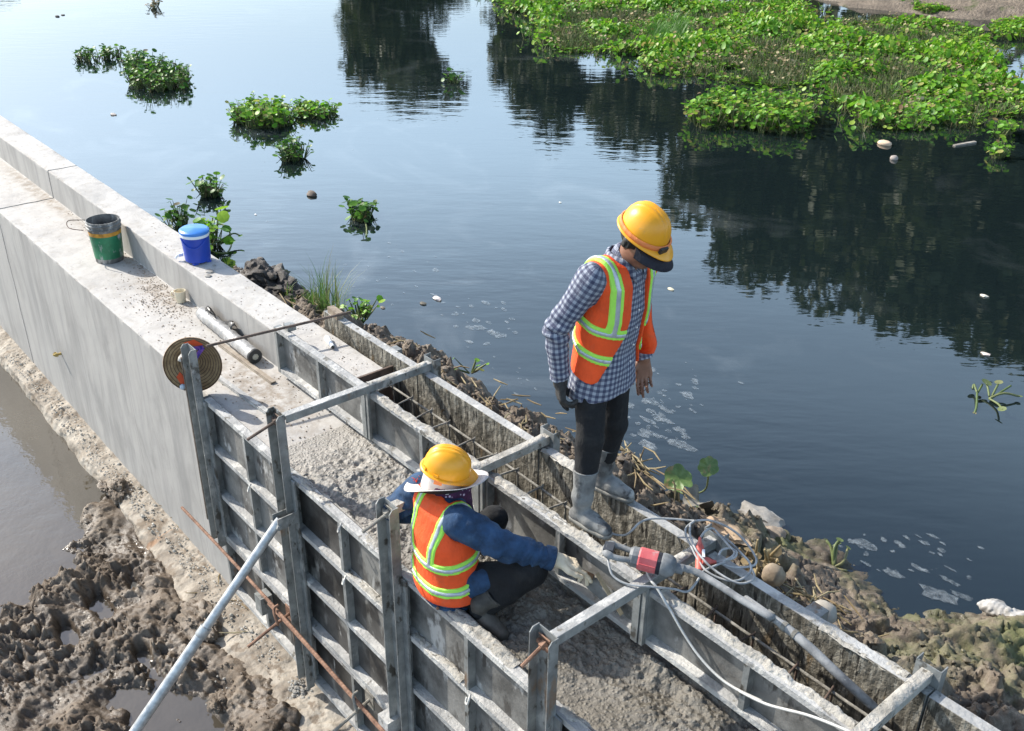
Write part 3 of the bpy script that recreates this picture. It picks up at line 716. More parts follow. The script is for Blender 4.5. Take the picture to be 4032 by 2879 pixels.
# ---- materials for people
def mat_cloth(name, col, var=.25, rough=.85, scale=14, dust=None, weave=260, trans=0.0, bumps=.25):
    t = NT(name); p = t.coord(); n = t.noise(p, scale, 5, .6)
    c = t.ramp(n, [(.3, tuple(q * (1 - var) for q in col)), (.7, tuple(min(1, q * (1 + var)) for q in col))])
    if dust: c = t.mix(t.rng(t.noise(p, 7, 6, .68, .5), .53, .70, 0, dust[1]), c, dust[0])
    b = t.bump(t.noise(p, weave, 2), bumps, .002); b = t.bump(t.noise(t.mapv(p, (1, 1, .32)), 24, 5, .62), .85, .011, b)
    return t.set(Base_Color=c, Roughness=rough, Normal=b)
M_SKIN = mat_mottle('tanned_skin', (.20, .095, .058), (.27, .135, .085), 20, world=False, rough=.5, bump=.15, bd=.002, bscale=300)
M_HAIR = mat_cloth('black_hair', (.012, .011, .010), .4, .5, 90)
M_ORANGE = mat_cloth('orange_vest_mesh', (.86, .088, .012), .16, .75, 9, ((.46, .10, .04), .5), 420, bumps=.4)
M_ORANGE2 = mat_cloth('orange_vest_trim', (.80, .07, .02), .10, .7, 9)
M_LIME = mat_cloth('lime_tape', (.42, .86, .10), .06, .6, 12)
M_SILV = mat_mottle('silver_reflective_tape', (.40, .43, .46), (.52, .55, .58), 30, world=False, rough=.35, bump=.1, bd=.001, bscale=400, metal=.35)
M_BLACKT = mat_cloth('black_trousers', (.006, .0065, .008), .35, .9, 12, ((.035, .033, .030), .55))
M_BOOT = mat_mottle('cement_dusted_rubber_boot', (.075, .075, .075), (.25, .25, .24), 7, .36, .66, .6, .4, .004, 60, world=False, spots=((9, .52, .62, (.035, .035, .036), (1, 1, .6)), (6, .60, .68, (.40, .39, .37), (1, 1, 1))))
M_BOOTD = mat_mottle('muddy_dark_boot', (.03, .028, .025), (.10, .09, .075), 8, .35, .65, .7, .5, .006, 50, world=False)
M_SOLE = mat_mottle('boot_sole', (.10, .095, .085), (.26, .25, .22), 12, world=False)
M_GLOVED = mat_cloth('dark_grey_knit_glove', (.035, .034, .033), .45, .9, 40, ((.10, .095, .08), .5), 300, bumps=.6)
M_GLOVEC = mat_cloth('cream_cotton_glove', (.74, .63, .46), .08, .85, 18, ((.35, .28, .19), .2), 300, bumps=.4)
M_DENIM = mat_cloth('blue_denim', (.016, .048, .108), .5, .85, 16, ((.065, .13, .21), .5), 300, bumps=.4)
M_CAPD = mat_cloth('navy_cap', (.012, .013, .022), .3, .8, 30)
M_HATW = mat_cloth('pale_sun_hat', (.56, .52, .49), .08, .85, 18)
M_HATU = mat_cloth('black_hat_lining', (.010, .010, .011), .3, .9, 18)
def mat_hat():
    t = NT('yellow_hard_hat_plastic'); p = t.coord()
    c = t.ramp(t.noise(p, 6, 4), [(.3, (.80, .33, .012)), (.7, (.88, .40, .018))])
    sc = t.noise(t.mapv(p, (1, 1, 2.4)), 34, 5, .7); c = t.mix(t.rng(sc, .62, .70, 0, .5), c, (.55, .36, .12))
    d = t.noise(p, 11, 6, .7); c = t.mix(t.rng(d, .60, .72, 0, .45), c, (.42, .30, .16))
    return t.set(Base_Color=c, Roughness=t.rng(t.noise(p, 15, 4), .3, .7, .28, .42), Normal=t.bump(t.noise(p, 60, 3), .06, .003))
M_HHAT = mat_hat()
M_STRAP = mat_cloth('orange_strap', (.75, .22, .06), .15, .7, 20)
M_STRAPK = mat_cloth('black_buckle', (.015, .015, .016), .2, .4, 20)
M_EYE = NT('eye').set(Base_Color=(.55, .52, .48), Roughness=.2)
M_BTN = NT('shirt_button').set(Base_Color=(.75, .75, .72), Roughness=.3)
def mat_plaid():
    t = NT('blue_check_shirt'); uv = t.n.new('ShaderNodeUVMap'); uv.uv_map = 'cloth'
    s = t.n.new('ShaderNodeSeparateXYZ'); t.l.new(uv.outputs[0], s.inputs[0]); p = t.coord()
    def stripe(o):
        f = t.math('FRACT', t.math('DIVIDE', o, .028)); a = t.math('ABSOLUTE', t.math('SUBTRACT', f, .5)); return t.rng(a, .21, .29)
    m = t.math('MULTIPLY', t.math('ADD', stripe(s.outputs[0]), stripe(s.outputs[1])), .5)
    c = t.ramp(m, [(.0, (.045, .051, .095)), (.5, (.125, .140, .195)), (1, (.32, .345, .40))])
    c = t.mix(t.rng(t.noise(p, 9, 5, .65), .5, .72, 0, .25), c, (.30, .31, .33))
    b = t.bump(t.noise(p, 300, 2), .2, .002); b = t.bump(t.noise(t.mapv(p, (1, 1, .45)), 22, 4, .6), .7, .012, b)
    return t.set(Base_Color=c, Roughness=.85, Normal=b)
M_PLAID = mat_plaid()
def mat_scarf():
    t = NT('flowered_scarf'); p = t.coord()
    d = t.voro(p, 42); f = t.math('MULTIPLY', t.rng(d, .14, .30, 1, 0), t.rng(t.noise(p, 30, 3), .4, .5))
    c = t.mix(f, t.ramp(t.noise(p, 20, 3), [(.35, (.02, .008, .03)), (.65, (.085, .012, .06))]), (.62, .50, .60))
    return t.set(Base_Color=c, Roughness=.85, Normal=t.bump(t.noise(p, 28, 4), .7, .012))
M_SCARF = mat_scarf()

def cloth_uv(o, L, bones):
    """UV map 'cloth' in metres: along and around the nearest bone; bones = (a, b, ref, r, weight)"""
    me = o.data; n = len(me.vertices); V = np.empty(n * 3); me.vertices.foreach_get('co', V); V = V.reshape(-1, 3) + L
    A = []; T = []; D = []
    for a, b, ref, r, w in bones:
        a = np.array(a, float); b = np.array(b, float); ab = b - a; Ln = np.linalg.norm(ab); z = ab / Ln
        x = nrm(np.array(ref, float) - z * (np.array(ref) @ z)); y = np.cross(z, x); pa = V - a
        t = pa @ z; tt = np.clip(t, 0, Ln); d = np.linalg.norm(pa - tt[:, None] * z, axis=1) / w
        A.append(np.arctan2(pa @ y, pa @ x)); T.append(t); D.append(d)
    A, T, D = np.array(A), np.array(T), np.array(D); bid = np.argmin(D, 0)
    nl = len(me.loops); lv = np.empty(nl, np.int32); me.loops.foreach_get('vertex_index', lv); lv = lv.reshape(-1, 4)
    fb = bid[lv[:, 0]]; R_ = np.array([b[3] for b in bones])[fb]
    a = A[fb[:, None], lv]; a = a[:, :1] + (a - a[:, :1] + np.pi) % (2 * np.pi) - np.pi
    uv = np.stack([a * R_[:, None], T[fb[:, None], lv]], -1).reshape(-1)
    u = me.uv_layers.new(name='cloth'); u.data.foreach_set('uv', uv)

def hand_fun(w, d, nrm_palm, side, curls, spread=.12, s=1.0, thumb=(.5, .35), thick=1.0):
    """five-fingered hand: w wrist, d direction to the knuckles, palm normal, side=+1 thumb on the cross(d,n) side"""
    d = nrm(d); n = nrm(np.array(nrm_palm) - d * (np.array(nrm_palm) @ d)); x = np.cross(d, n) * side; w = np.array(w, float)
    pr = []; fl = [.043, .049, .045, .036]; ro = [.0088, .0092, .0087, .0078]
    for i in range(4):
        off = (.030 - .020 * i)
        k = w + d * (.088 - .005 * abs(i - 1)) * s + x * off * s
        pr.append((w + x * off * .5 * s + d * .01, k, .016 * s * thick, .0125 * s * thick))
        c = curls[i]; ang = 0; p = k; dd = d + x * (off * 4 * spread)
        dd = nrm(dd)
        for j, (l, cj) in enumerate(((fl[i], c[0]), (fl[i] * .62, c[1]), (fl[i] * .5, c[1] * .7))):
            ang += cj; v = nrm(dd * math.cos(ang) + n * math.sin(ang)); q = p + v * l * s
            pr.append((p, q, ro[i] * s * thick * (1 - .06 * j), ro[i] * s * thick * (.94 - .07 * j))); p = q
    b = w + d * .022 * s + x * .026 * s
    t1 = b + nrm(d * .75 + x * (.75 - .3 * thumb[0]) + n * thumb[0]) * .042 * s; t2 = t1 + nrm(d * .95 + x * (.35 - thumb[1] * .5) + n * (thumb[0] * .8)) * .033 * s
    t3 = t2 + nrm(d * 1 + x * (.15 - thumb[1] * .6) + n * (thumb[0] * .7)) * .026 * s
    pr += [(w + d * .01 * s, b, .016 * s, .015 * s), (b, t1, .0155 * s * thick, .0115 * s * thick), (t1, t2, .0110 * s * thick, .0100 * s * thick), (t2, t3, .0100 * s * thick, .0085 * s * thick)]
    pts = np.array([q for a, b_, _, _ in pr for q in (a, b_)])
    def f(P):
        r = None
        for i, (a, b_, ra, rb) in enumerate(pr):
            c = cone(P, a, b_, ra, rb); r = c if r is None else smin(r, c, .0045)
        return r
    return f, pts.min(0) - .03, pts.max(0) + .03, pts

def hard_hat(parent, c, F, U, strap=True):
    """shell with ridges, rolled rim and peak; c = centre of the rim plane"""
    F = nrm(F); U = nrm(np.array(U) - F * (np.array(U) @ F)); Lf = np.cross(U, F); c = np.array(c, float)
    to = lambda x, y, z: c + F * x + Lf * y + U * z
    a, b, h = .117, .098, .126
    n, m = 72, 22; V = []; fs = []
    for i in range(m + 1):
        t = i / m * math.pi / 2
        for k in range(n):
            th = 2 * math.pi * k / n; ct, st = math.cos(th), math.sin(th)
            rr = math.sin(t) ** .86; x, y, z = a * rr * ct, b * rr * st, h * math.cos(t) ** .92 if t < 1.55 else 0
            rid = sum(math.exp(-((y - q) / .006) ** 2) for q in (-.022, 0, .022)) * (1 - sstep(.55, 1.0, i / m)) * .0055
            s_ = 1 + rid / .12; V.append(to(x * s_, y * s_, z * s_))
    for i in range(m):
        for k in range(n): k2 = (k + 1) % n; fs.append((i * n + k, (i + 1) * n + k, (i + 1) * n + k2, i * n + k2))
    shell = new('hat_shell', (np.array(V), fs), M_HHAT, parent, smooth=True)
    prof = [(0, .004, 0), (.006, .004, -.002), (.013, .0, -.004), (.015, -.005, -.004), (.011, -.009, -.003), (.002, -.010, 0), (-.006, -.008, 0)]
    V = []; fs = []; q = len(prof)
    for k in range(n):
        th = 2 * math.pi * k / n; ct, st = math.cos(th), math.sin(th)
        pk = max(0, ct) ** 2.2 * .040
        for (o, z, _) in prof:
            e = 1 if o > .001 else 0
            ex = (o + pk * e * min(1, o / .013)) if e else o
            V.append(to((a + ex) * ct, (b + (o if e else o)) * st * (1 + .0), z - pk * .42 * e * min(1, o / .013)))
    for k in range(n):
        k2 = (k + 1) % n
        for j in range(q - 1): fs.append((k * q + j, k2 * q + j, k2 * q + j + 1, k * q + j + 1))
    new('rim', (np.array(V), fs), M_HHAT, shell, smooth=True)
    if strap:
        V = []; fs = []
        for k in range(n):
            th = 2 * math.pi * k / n; ct, st = math.cos(th), math.sin(th); pk = max(0, ct) ** 2.2 * .018
            for o, z in ((.004, .002 - pk * .3), (.0085, .003 - pk * .3), (.0080 + pk * .3, .021), (.003, .023)):
                s_ = 1 - (z * .9) ** 2 * 3
                V.append(to((a * s_ + o) * ct, (b * s_ + o) * st, z))
        for k in range(n):
            k2 = (k + 1) % n
            for j in range(3): fs.append((k * 4 + j, k2 * 4 + j, k2 * 4 + j + 1, k * 4 + j + 1))
        s2 = new('strap', (np.array(V), fs), M_STRAP, shell, smooth=True)
    else:
        for (th) in (1.9, 2.6, -1.9, -2.6):
            p0 = to((a + .003) * math.cos(th), (b + .003) * math.sin(th), .012); tn = nrm(-F * math.sin(th) * a + Lf * math.cos(th) * b)
            new('slot', MB().bar(p0 - tn * .012, p0 + tn * .012, .006, .014, U), M_HHAT, shell)
    return shell, to, (a, b, h)

def head_fun(c, F, U):
    F = nrm(F); U = nrm(np.array(U) - F * (np.array(U) @ F)); Lf = np.cross(U, F); c = np.array(c, float); ax = [F, Lf, U]
    pt = lambda x, y, z: c + F * x + Lf * y + U * z
    def f(P):
        r = ell(P, pt(-.008, 0, .020), ax, (.096, .076, .090))
        r = smin(r, ell(P, pt(.030, 0, -.050), ax, (.062, .060, .075)), .03)
        r = smin(r, ell(P, pt(.062, 0, -.098), ax, (.028, .032, .020)), .02)                 # chin
        r = smin(r, cone(P, pt(.045, .045, -.035), pt(.045, -.045, -.035), .022, .022), .02)   # cheekbones
        r = smin(r, cone(P, pt(.080, .03, .012), pt(.080, -.03, .012), .013, .013), .015)      # brow
        r = smin(r, cone(P, pt(.088, 0, .0), pt(.112, 0, -.036), .008, .013), .010)            # nose
        r = smin(r, cone(P, pt(.098, .011, -.040), pt(.098, -.011, -.040), .009, .009), .006)
        r = smin(r, cone(P, pt(.088, .018, -.066), pt(.088, -.018, -.066), .008, .008), .006)  # lips
        r = smin(r, cone(P, pt(.086, .016, -.078), pt(.086, -.016, -.078), .008, .008), .006)
        for s_ in (1, -1):
            r = smax(r, -ell(P, pt(.094, s_ * .032, -.006), ax, (.016, .017, .011)), .008)
            e = ell(P, pt(-.010, s_ * .080, -.018), ax, (.020, .011, .032)); e = smax(e, -ell(P, pt(-.004, s_ * .092, -.016), ax, (.011, .010, .019)), .005)
            r = smin(r, e, .006)
        return r
    return f, pt

# ================================================================ the standing worker
sw = thing('person', (-2.83, .77, .40), 'worker in checked shirt and open orange vest standing astride the parapet forms', 'person')
lat = nrm((-.12, .99, .0)); fwd = nrm((.99, .12, 0)); up = np.array([0, 0, 1.0])
Rsh, Lsh = np.array((-2.815, .605, 1.700)), np.array((-2.860, .960, 1.675))
Rel, Rwr = np.array((-2.925, .512, 1.440)), np.array((-2.918, .540, 1.190))
Lel, Lwr = np.array((-2.935, 1.020, 1.400)), np.array((-2.850, 1.025, 1.165))
Rhip, Rkn, Rank = np.array((-2.87, .69, 1.17)), np.array((-2.815, .650, .860)), np.array((-2.800, .607, .500))
Lhip, Lkn, Lank = np.array((-2.885, .865, 1.16)), np.array((-2.875, .872, .840)), np.array((-2.935, .885, .500))
neck = np.array((-2.805, .795, 1.755)); hc = np.array((-2.722, .803, 1.868))
HF = nrm((.895, .08, -.42)); HU = nrm((.42, .05, .90))
spine = [(-2.885, .775, 1.02), (-2.880, .775, 1.14), (-2.868, .780, 1.30), (-2.845, .787, 1.50), (-2.825, .792, 1.66), (-2.815, .795, 1.735)]
rxs = [.176, .172, .153, .168, .158, .085]; rys = [.124, .122, .108, .118, .100, .070]
hf, hpt = head_fun(hc, HF, HU)
def f_body(P):
    r = hf(P); r = smin(r, cone(P, neck - up * .05, hc - HU * .06 - HF * .015, .058, .052), .025)
    r = smin(r, eloft(P, spine[1:], [q - .03 for q in rxs[1:]], [q - .03 for q in rys[1:]], lat, fwd), .03)
    for a, b, c in ((Rsh, Rel, Rwr), (Lsh, Lel, Lwr)): r = smin(r, np.minimum(cone(P, a, b, .05, .040), cone(P, b, c, .040, .029)), .03)
    for a, b, c in ((Rhip, Rkn, Rank), (Lhip, Lkn, Lank)): r = smin(r, np.minimum(cone(P, a, b, .06, .05), cone(P, b, c, .05, .038)), .03)
    return r
lhand, llo, lhi, lpts = hand_fun(Lwr - np.array((.0, .0, .01)), (.16, -.06, -1), (.75, -.60, .05), 1, [(.25, .35), (.35, .45), (.45, .55), (.55, .6)], s=1.05, thumb=(.45, .3))
def f_skin(P): return smin(f_body(P), lhand(P), .012)
solid('body', f_skin, (-3.08, .44, .44), (-2.56, 1.16, 2.0), .0062, M_SKIN, sw)
for s_ in (1, -1):
    eb = MB().ico(hpt(.082, s_ * .032, -.006), .012, 2, 0, 0); new('eye', eb, M_EYE, sw, smooth=True)
    new('eyebrow', MB().tube([hpt(.086, s_ * .016, .016), hpt(.088, s_ * .032, .020), hpt(.078, s_ * .050, .014)], [.003, .004, .002], 6), M_HAIR, sw)
solid('hair', lambda P: smax(smax(hf(P) - .006, ((P - hpt(.030, 0, 0)) @ HF), .004), -((P - hpt(0, 0, -.034)) @ HU) + .3 * ((P - hpt(.0, 0, 0)) @ HF), .004), hpt(0, 0, 0) - .14, hpt(0, 0, 0) + .14, .006, M_HAIR, sw)
# trousers
def f_tr(P):
    r = eloft(P, [(-2.885, .775, 1.08), (-2.88, .775, 1.2), (-2.87, .78, 1.3)], [.138, .140, .130], [.100, .102, .09], lat, fwd)
    for a, b, c in ((Rhip, Rkn, Rank), (Lhip, Lkn, Lank)):
        r = smin(r, smin(cone(P, a, b, .080, .066), cone(P, b, b + (c - b) * .62, .066, .053), .02), .025)
    return r + folds(P, 13, 3, .0055, ((1, 0, 0), (0, 1, 0), (0, 0, .55))) + folds(P, 30, 9, .002)
solid('trousers', f_tr, (-3.1, .48, .56), (-2.6, 1.05, 1.32), .0065, M_BLACKT, sw)
# shirt
hemz = 1.070
def f_shirt(P):
    r = eloft(P, spine, [q + .006 for q in rxs], [q + .006 for q in rys], lat, fwd)
    r = smin(r, smin(cone(P, (-2.82, .66, 1.70), (-2.825, .93, 1.685), .062, .062), cone(P, neck - up * .03, neck + up * .0, .075, .068), .03), .04)
    fo = folds(P, 11, 5, .007, ((1, 0, 0), (0, 1, 0), (0, 0, .45))) + folds(P, 28, 6, .0028, ((1, 0, 0), (0, 1, 0), (0, 0, .6)))
    r = r + fo
    hem = hemz + .012 * np.sin((P @ fwd) * 14 + 1) + .05 * ((P - np.array(spine[0])) @ lat)
    r = smax(r, hem - P[..., 2], .004)
    for a, b, c in ((Rsh, Rel, Rwr), (Lsh, Lel, Lwr)):
        arm = smin(cone(P, a, b, .068, .057), cone(P, b, c, .057, .045), .015)
        el = np.linalg.norm(P - b, axis=-1); ph = 3.0 * vnoise3(P * 12, 7)
        arm = arm + .008 * np.sin((P @ nrm(c - a)) * 105 + ph) * np.exp(-(el / .10) ** 2) + .004 * np.sin((P @ nrm(c - a)) * 140 + ph) * np.exp(-(np.linalg.norm(P - c, axis=-1) / .09) ** 2) + fo
        arm = smax(arm, (P - c) @ nrm(c - b) - .005, .003)
        r = smin(r, arm, .022)
    # open collar
    r = smax(r, -cone(P, neck + up * .03 + fwd * .02, neck + fwd * .14 - up * .04, .050, .035), .006)
    return r
shirt = solid('shirt', f_shirt, (-3.10, .41, 1.02), (-2.60, 1.16, 1.84), .0060, M_PLAID, sw)
cloth_uv(shirt, ORIG[shirt], [(spine[0], spine[5], -fwd, .155, 1.7), (Rsh, Rel, lat, .060, .8), (Rel, Rwr, lat, .055, .8), (Lsh, Lel, -lat, .060, .8), (Lel, Lwr, -lat, .055, .8)])
# shirt collar leaves
for s_ in (1, -1):
    mb = MB(); a_ = neck + lat * s_ * .030 + fwd * .075 + up * -.035; pts = []
    for k in range(9):
        th = k / 8 * math.pi * .85; q = neck + lat * s_ * .068 * math.sin(th + .35) + fwd * .074 * math.cos(th + .35) + up * (.020 - .055 * math.exp(-k * .6))
        pts.append(q)
    V = []; fs = []
    for k, q in enumerate(pts):
        o_ = nrm((q - neck) * np.array((1, 1, 0))); w_ = .052 if k > 0 else .066
        V += [q - o_ * .004 + up * .012, q + o_ * .010 + up * .010, q + o_ * .030 - up * (w_ - .012), q + o_ * .024 - up * (w_ - .008)]
    for k in range(8):
        for j in range(4): fs.append((k * 4 + j, (k + 1) * 4 + j, (k + 1) * 4 + (j + 1) % 4, k * 4 + (j + 1) % 4))
    cl = new('collar', (np.array(V), np.array(fs)), M_PLAID, shirt, smooth=True)
    cloth_uv(cl, ORIG[cl], [(spine[0], neck + up * .1, -fwd, .08, 1)])
for k, zz in enumerate((1.62, 1.53, 1.44, 1.35, 1.26)):
    V0 = np.array((np.interp(zz, [1.02, 1.66], [-2.885, -2.825]), .792, zz)); new('button', MB().ico(V0 + fwd * (np.interp(zz, [1.2, 1.5, 1.66], [.122, .130, .112]) + .002), .0055, 1, 0, 0), M_BTN, shirt, smooth=True)
# vest: a loose shell over the shirt, open in front
def vest_base(P, off):
    r = eloft(P, spine, [q + .020 for q in rxs], [q + .021 for q in rys], lat, fwd)
    r = smin(r, cone(P, (-2.82, .655, 1.705), (-2.825, .935, 1.69), .076, .076), .04)
    return r + folds(P, 9, 15, .007, ((1, 0, 0), (0, 1, 0), (0, 0, .4))) - off
def vest_clip(P):
    q = P - np.array((-2.86, .785, 1.40)); s_ = q @ lat; f_ = q @ fwd; z = P[..., 2]
    # front opening: right edge bends from the neck outward and back to the side at the hem
    er = np.interp(z, [1.12, 1.20, 1.28, 1.40, 1.52, 1.64, 1.74], [-.185, -.155, -.120, -.075, -.050, -.050, -.065])
    elf = np.interp(z, [1.12, 1.28, 1.40, 1.52, 1.64, 1.74], [.15, .10, .085, .080, .070, .070])
    front = np.where(f_ > -.0, np.minimum(s_ - er, elf - s_), -1.0)
    c = front
    hem = np.interp(f_, [-.16, -.05, .05, .14], [1.225, 1.20, 1.18, 1.225])
    c = smax(c, hem - z, .004)
    for a, b in ((Rsh, Rel), (Lsh, Lel)):
        d_ = nrm(b - a); o_ = nrm(a - np.array(spine[4])); c = smax(c, -(cone(P, a + o_ * .035 - up * .01, b + o_ * .14, .079, .082)), .004)
    c = smax(c, -cone(P, neck + up * .0, neck + up * .2, .085, .085), .004)
    return c
vlo, vhi = (-3.10, .50, 1.10), (-2.62, 1.10, 1.83)
vest = solid('safety_vest', lambda P: smax(vest_base(P, 0), vest_clip(P), .004), vlo, vhi, .0058, M_ORANGE, sw)
def tape_region(P, w, ext=0):
    q = P - np.array((-2.86, .785, 1.40)); s_ = q @ lat; z = P[..., 2] + .32 * (q @ fwd)
    b1 = np.abs(z - 1.475) - w; b2 = np.abs(z - 1.330) - w
    up_ = smax(np.abs(np.abs(s_ + .012) - .120) - w, 1.475 - z, 0)
    return np.minimum(np.minimum(b1, b2), up_)
tp = solid('lime_tape', lambda P: np.maximum(np.maximum(vest_base(P, .006), vest_clip(P) + .004), tape_region(P, .025)), vlo, vhi, .0055, M_LIME, vest, it=0)
solid('silver_tape', lambda P: np.maximum(np.maximum(vest_base(P, .0095), vest_clip(P) + .006), tape_region(P, .0095)), vlo, vhi, .0055, M_SILV, vest, it=0)
# the loose left front panel of the vest, hanging away from the body
def man1(x, y): return 2050 + x / 2.03, 750 + y / 2.03
def plat(px, off):
    d = ray(*px); O = np.array((-2.86, .785, 1.4)); t = (off - (CAM - O) @ lat) / (d @ lat); return CAM + d * t
le = [(975, 640), (985, 720), (985, 830), (962, 950), (925, 1090), (895, 1200), (882, 1260)]
re = [(1046, 640), (1022, 740), (1040, 880), (1045, 1040), (1066, 1140), (1084, 1230), (1060, 1305)]
le, re = catmull([(*p, 0) for p in le], 4), catmull([(*p, 0) for p in re], 4); V = []; fs = []; nv = 9
for i, (a, b) in enumerate(zip(le, re)):
    u = i / (len(le) - 1)
    for k in range(nv):
        s_ = k / (nv - 1); p = a * (1 - s_) + b * s_
        if i == len(le) - 1: p = p + np.array((0, 22 * math.sin(s_ * math.pi), 0))
        V.append(plat(man1(p[0], p[1]), .145 + .045 * s_ + .025 * math.sin(u * 7 + s_ * 3) * u + .012 * math.sin(s_ * 6.28)))
n0 = len(V); V2 = [p + lat * .007 for p in V]; nr = len(le)
for i in range(nr - 1):
    for k in range(nv - 1):
        q = (i * nv + k, i * nv + k + 1, (i + 1) * nv + k + 1, (i + 1) * nv + k); fs.append(q); fs.append(tuple(n0 + j for j in reversed(q)))
bd = [k for k in range(nv)] + [i * nv + nv - 1 for i in range(1, nr)] + [(nr - 1) * nv + k for k in range(nv - 2, -1, -1)] + [i * nv for i in range(nr - 2, 0, -1)]
for a, b in zip(bd, bd[1:] + bd[:1]): fs.append((b, a, n0 + a, n0 + b))
new('open_vest_panel', (np.array(V + V2), fs), M_ORANGE, vest, smooth=True)
# right glove
rg, rlo, rhi, rp = hand_fun(Rwr - np.array((0, 0, .015)), (.05, .02, -1), (.45, .85, .10), -1, [(.25, .25), (.55, .65), (.7, .8), (.8, .8)], s=1.08, thumb=(.6, .45), thick=1.22)
solid('glove', lambda P: smin(rg(P), cone(P, Rwr + np.array((0, 0, .02)), Rwr - np.array((0, 0, .03)), .036, .034), .01), rlo - .02, rhi + .02, .0042, M_GLOVED, sw)
# boots
def boot(an, toe, top, z0, mats=(M_BOOT, M_SOLE)):
    an = np.array(an, float); d = nrm(np.array(toe) - an * np.array((1, 1, 1)) * 1.0); d[2] = 0; d = nrm(d); heel = np.array((*(an[:2] - d[:2] * .036), z0 + .036)); tp_ = np.array((*(an[:2] + d[:2] * .150), z0 + .034))
    def f(P):
        r = smin(cone(P, top, an + up * .06, .060, .049), cone(P, an + up * .06, an - up * .03, .049, .043), .02)
        r = smin(r, cone(P, heel, an + d * .06 - up * 0 + np.array((0, 0, z0 + .050 - an[2])), .035, .041), .02); r = smin(r, cone(P, an * np.array((1, 1, 0)) + d * .06 + up * (z0 + .050), tp_, .042, .035), .02)
        ll = np.cross(up, d); r = smax(r, (P - top) @ nrm(top - an) - .0, .004)
        r = smax(r, z0 + .018 - P[..., 2], .004)
        r = r + .0028 * np.sin((P @ nrm(top - an)) * 95 + 3 * vnoise3(P * 14, 3)) * np.exp(-(np.linalg.norm(P - an - up * .02, axis=-1) / .09) ** 2) + folds(P, 16, 8, .003)
        return r
    lo = np.minimum(np.minimum(heel, tp_), top) - .09; hi = np.maximum(np.maximum(heel, tp_), top) + .09
    b = solid('boot', f, lo, hi, .006, mats[0], sw if an[2] > .4 else sq)
    def fs_(P): return smax(smax(np.minimum(cone(P * np.array((1, 1, .3)), heel * np.array((1, 1, .3)), (an + d * .06) * np.array((1, 1, .0)) + up * heel[2] * .3, .038, .043), cone(P * np.array((1, 1, .3)), (an + d * .06) * np.array((1, 1, .0)) + up * heel[2] * .3, tp_ * np.array((1, 1, .3)), .044, .038)), P[..., 2] - z0 - .024, .003), z0 - P[..., 2], .003)
    new_s = solid('sole', fs_, lo - .02, hi + .02, .006, mats[1], b)
    new('boot_rim', MB().tube(catmull([top + nrm(np.cross(nrm(top - an), (math.cos(q), math.sin(q), 0.01))) * .058 for q in np.linspace(0, 2 * math.pi, 13)[:-1]], 3, True), .005, 6, closed=True), mats[0], b, smooth=True)
    return b
boot(Rank, (-2.60, .625, .43), np.array((-2.808, .626, .700)), .402)
boot(Lank, (-2.74, .930, .43), np.array((-2.908, .878, .690)), .402)
# cap and hard hat
hat, hto, hdim = hard_hat(sw, hc + HU * .030 - HF * .004, HF, HU, True)
V = []; fs = []
for k in range(25):
    th = (k / 24 - .5) * 2.3; ct, st = math.cos(th), math.sin(th)
    for (o, z) in ((-.03, -.016), (.040, -.034), (.084, -.060), (.082, -.064), (.036, -.040), (-.03, -.022)):
        pk = max(0, math.cos(th * 1.15)) ** .5; e = o if o < 0 else o * pk
        V.append(hto((.110 + e) * ct, (.092 + e * .45) * st, z))
for k in range(24):
    for j in range(6): fs.append((k * 6 + j, (k + 1) * 6 + j, (k + 1) * 6 + (j + 1) % 6, k * 6 + (j + 1) % 6))
new('cap_peak', (np.array(V), fs), M_CAPD, sw, smooth=True)
solid('cap', lambda P: smax(hf(P) - .012, -((P - hpt(0, 0, .022)) @ HU) + .15 * ((P - hpt(0, 0, 0)) @ HF) * -1, .004), hc - .14, hc + .14, .006, M_CAPD, sw)
bk = hto(.129, -.020, .010); new('buckle', MB().bar(bk + np.cross(HU, HF) * -.022, bk + np.cross(HU, HF) * .026, .014, .024, HU), M_STRAPK, hat)
# ================================================================ the squatting worker
sq = thing('person', (-3.08, .12, -.03), 'worker in orange vest and denim jacket squatting on the wet concrete', 'person')
lat2 = nrm((-.985, .15, .02)); fw2 = nrm((.15, .985, 0))          # left and forward of the torso
rsh, lsh = np.array((-3.080, .070, .500)), np.array((-3.415, .095, .500))
rel, rwr = np.array((-2.925, .180, .405)), np.array((-2.745, .375, .328))
lel, lwr = np.array((-3.515, .000, .370)), np.array((-3.380, .225, .280))
rhip, rkn, rank = np.array((-3.085, .085, .110)), np.array((-2.800, .295, .265)), np.array((-2.945, .085, .020))
lhip, lkn, lank = np.array((-3.255, .095, .110)), np.array((-3.215, .385, .285)), np.array((-3.265, .190, .045))
nk = np.array((-3.268, .130, .545)); hd = np.array((-3.280, .140, .622))
hF = nrm((.72, .66, -.22)); hU = nrm((.16, .12, .97))
sp2 = [(-3.180, .060, .0), (-3.182, .058, .10), (-3.195, .062, .23), (-3.225, .078, .37), (-3.252, .100, .49), (-3.265, .115, .55)]
rx2 = [.160, .178, .174, .174, .158, .09]; ry2 = [.10, .120, .120, .122, .100, .07]
hf2, hp2 = head_fun(hd, hF, hU)
def g_body(P):
    r = hf2(P); r = smin(r, cone(P, nk - up * .04, hd - hU * .06, .055, .05), .025)
    r = smin(r, eloft(P, sp2, [q - .03 for q in rx2], [q - .03 for q in ry2], lat2, fw2), .03)
    for a, b, c in ((rsh, rel, rwr), (lsh, lel, lwr)): r = smin(r, np.minimum(cone(P, a, b, .042, .036), cone(P, b, c, .036, .026)), .03)
    for a, b, c in ((rhip, rkn, rank), (lhip, lkn, lank)): r = smin(r, np.minimum(cone(P, a, b, .06, .048), cone(P, b, c, .048, .036)), .03)
    return r
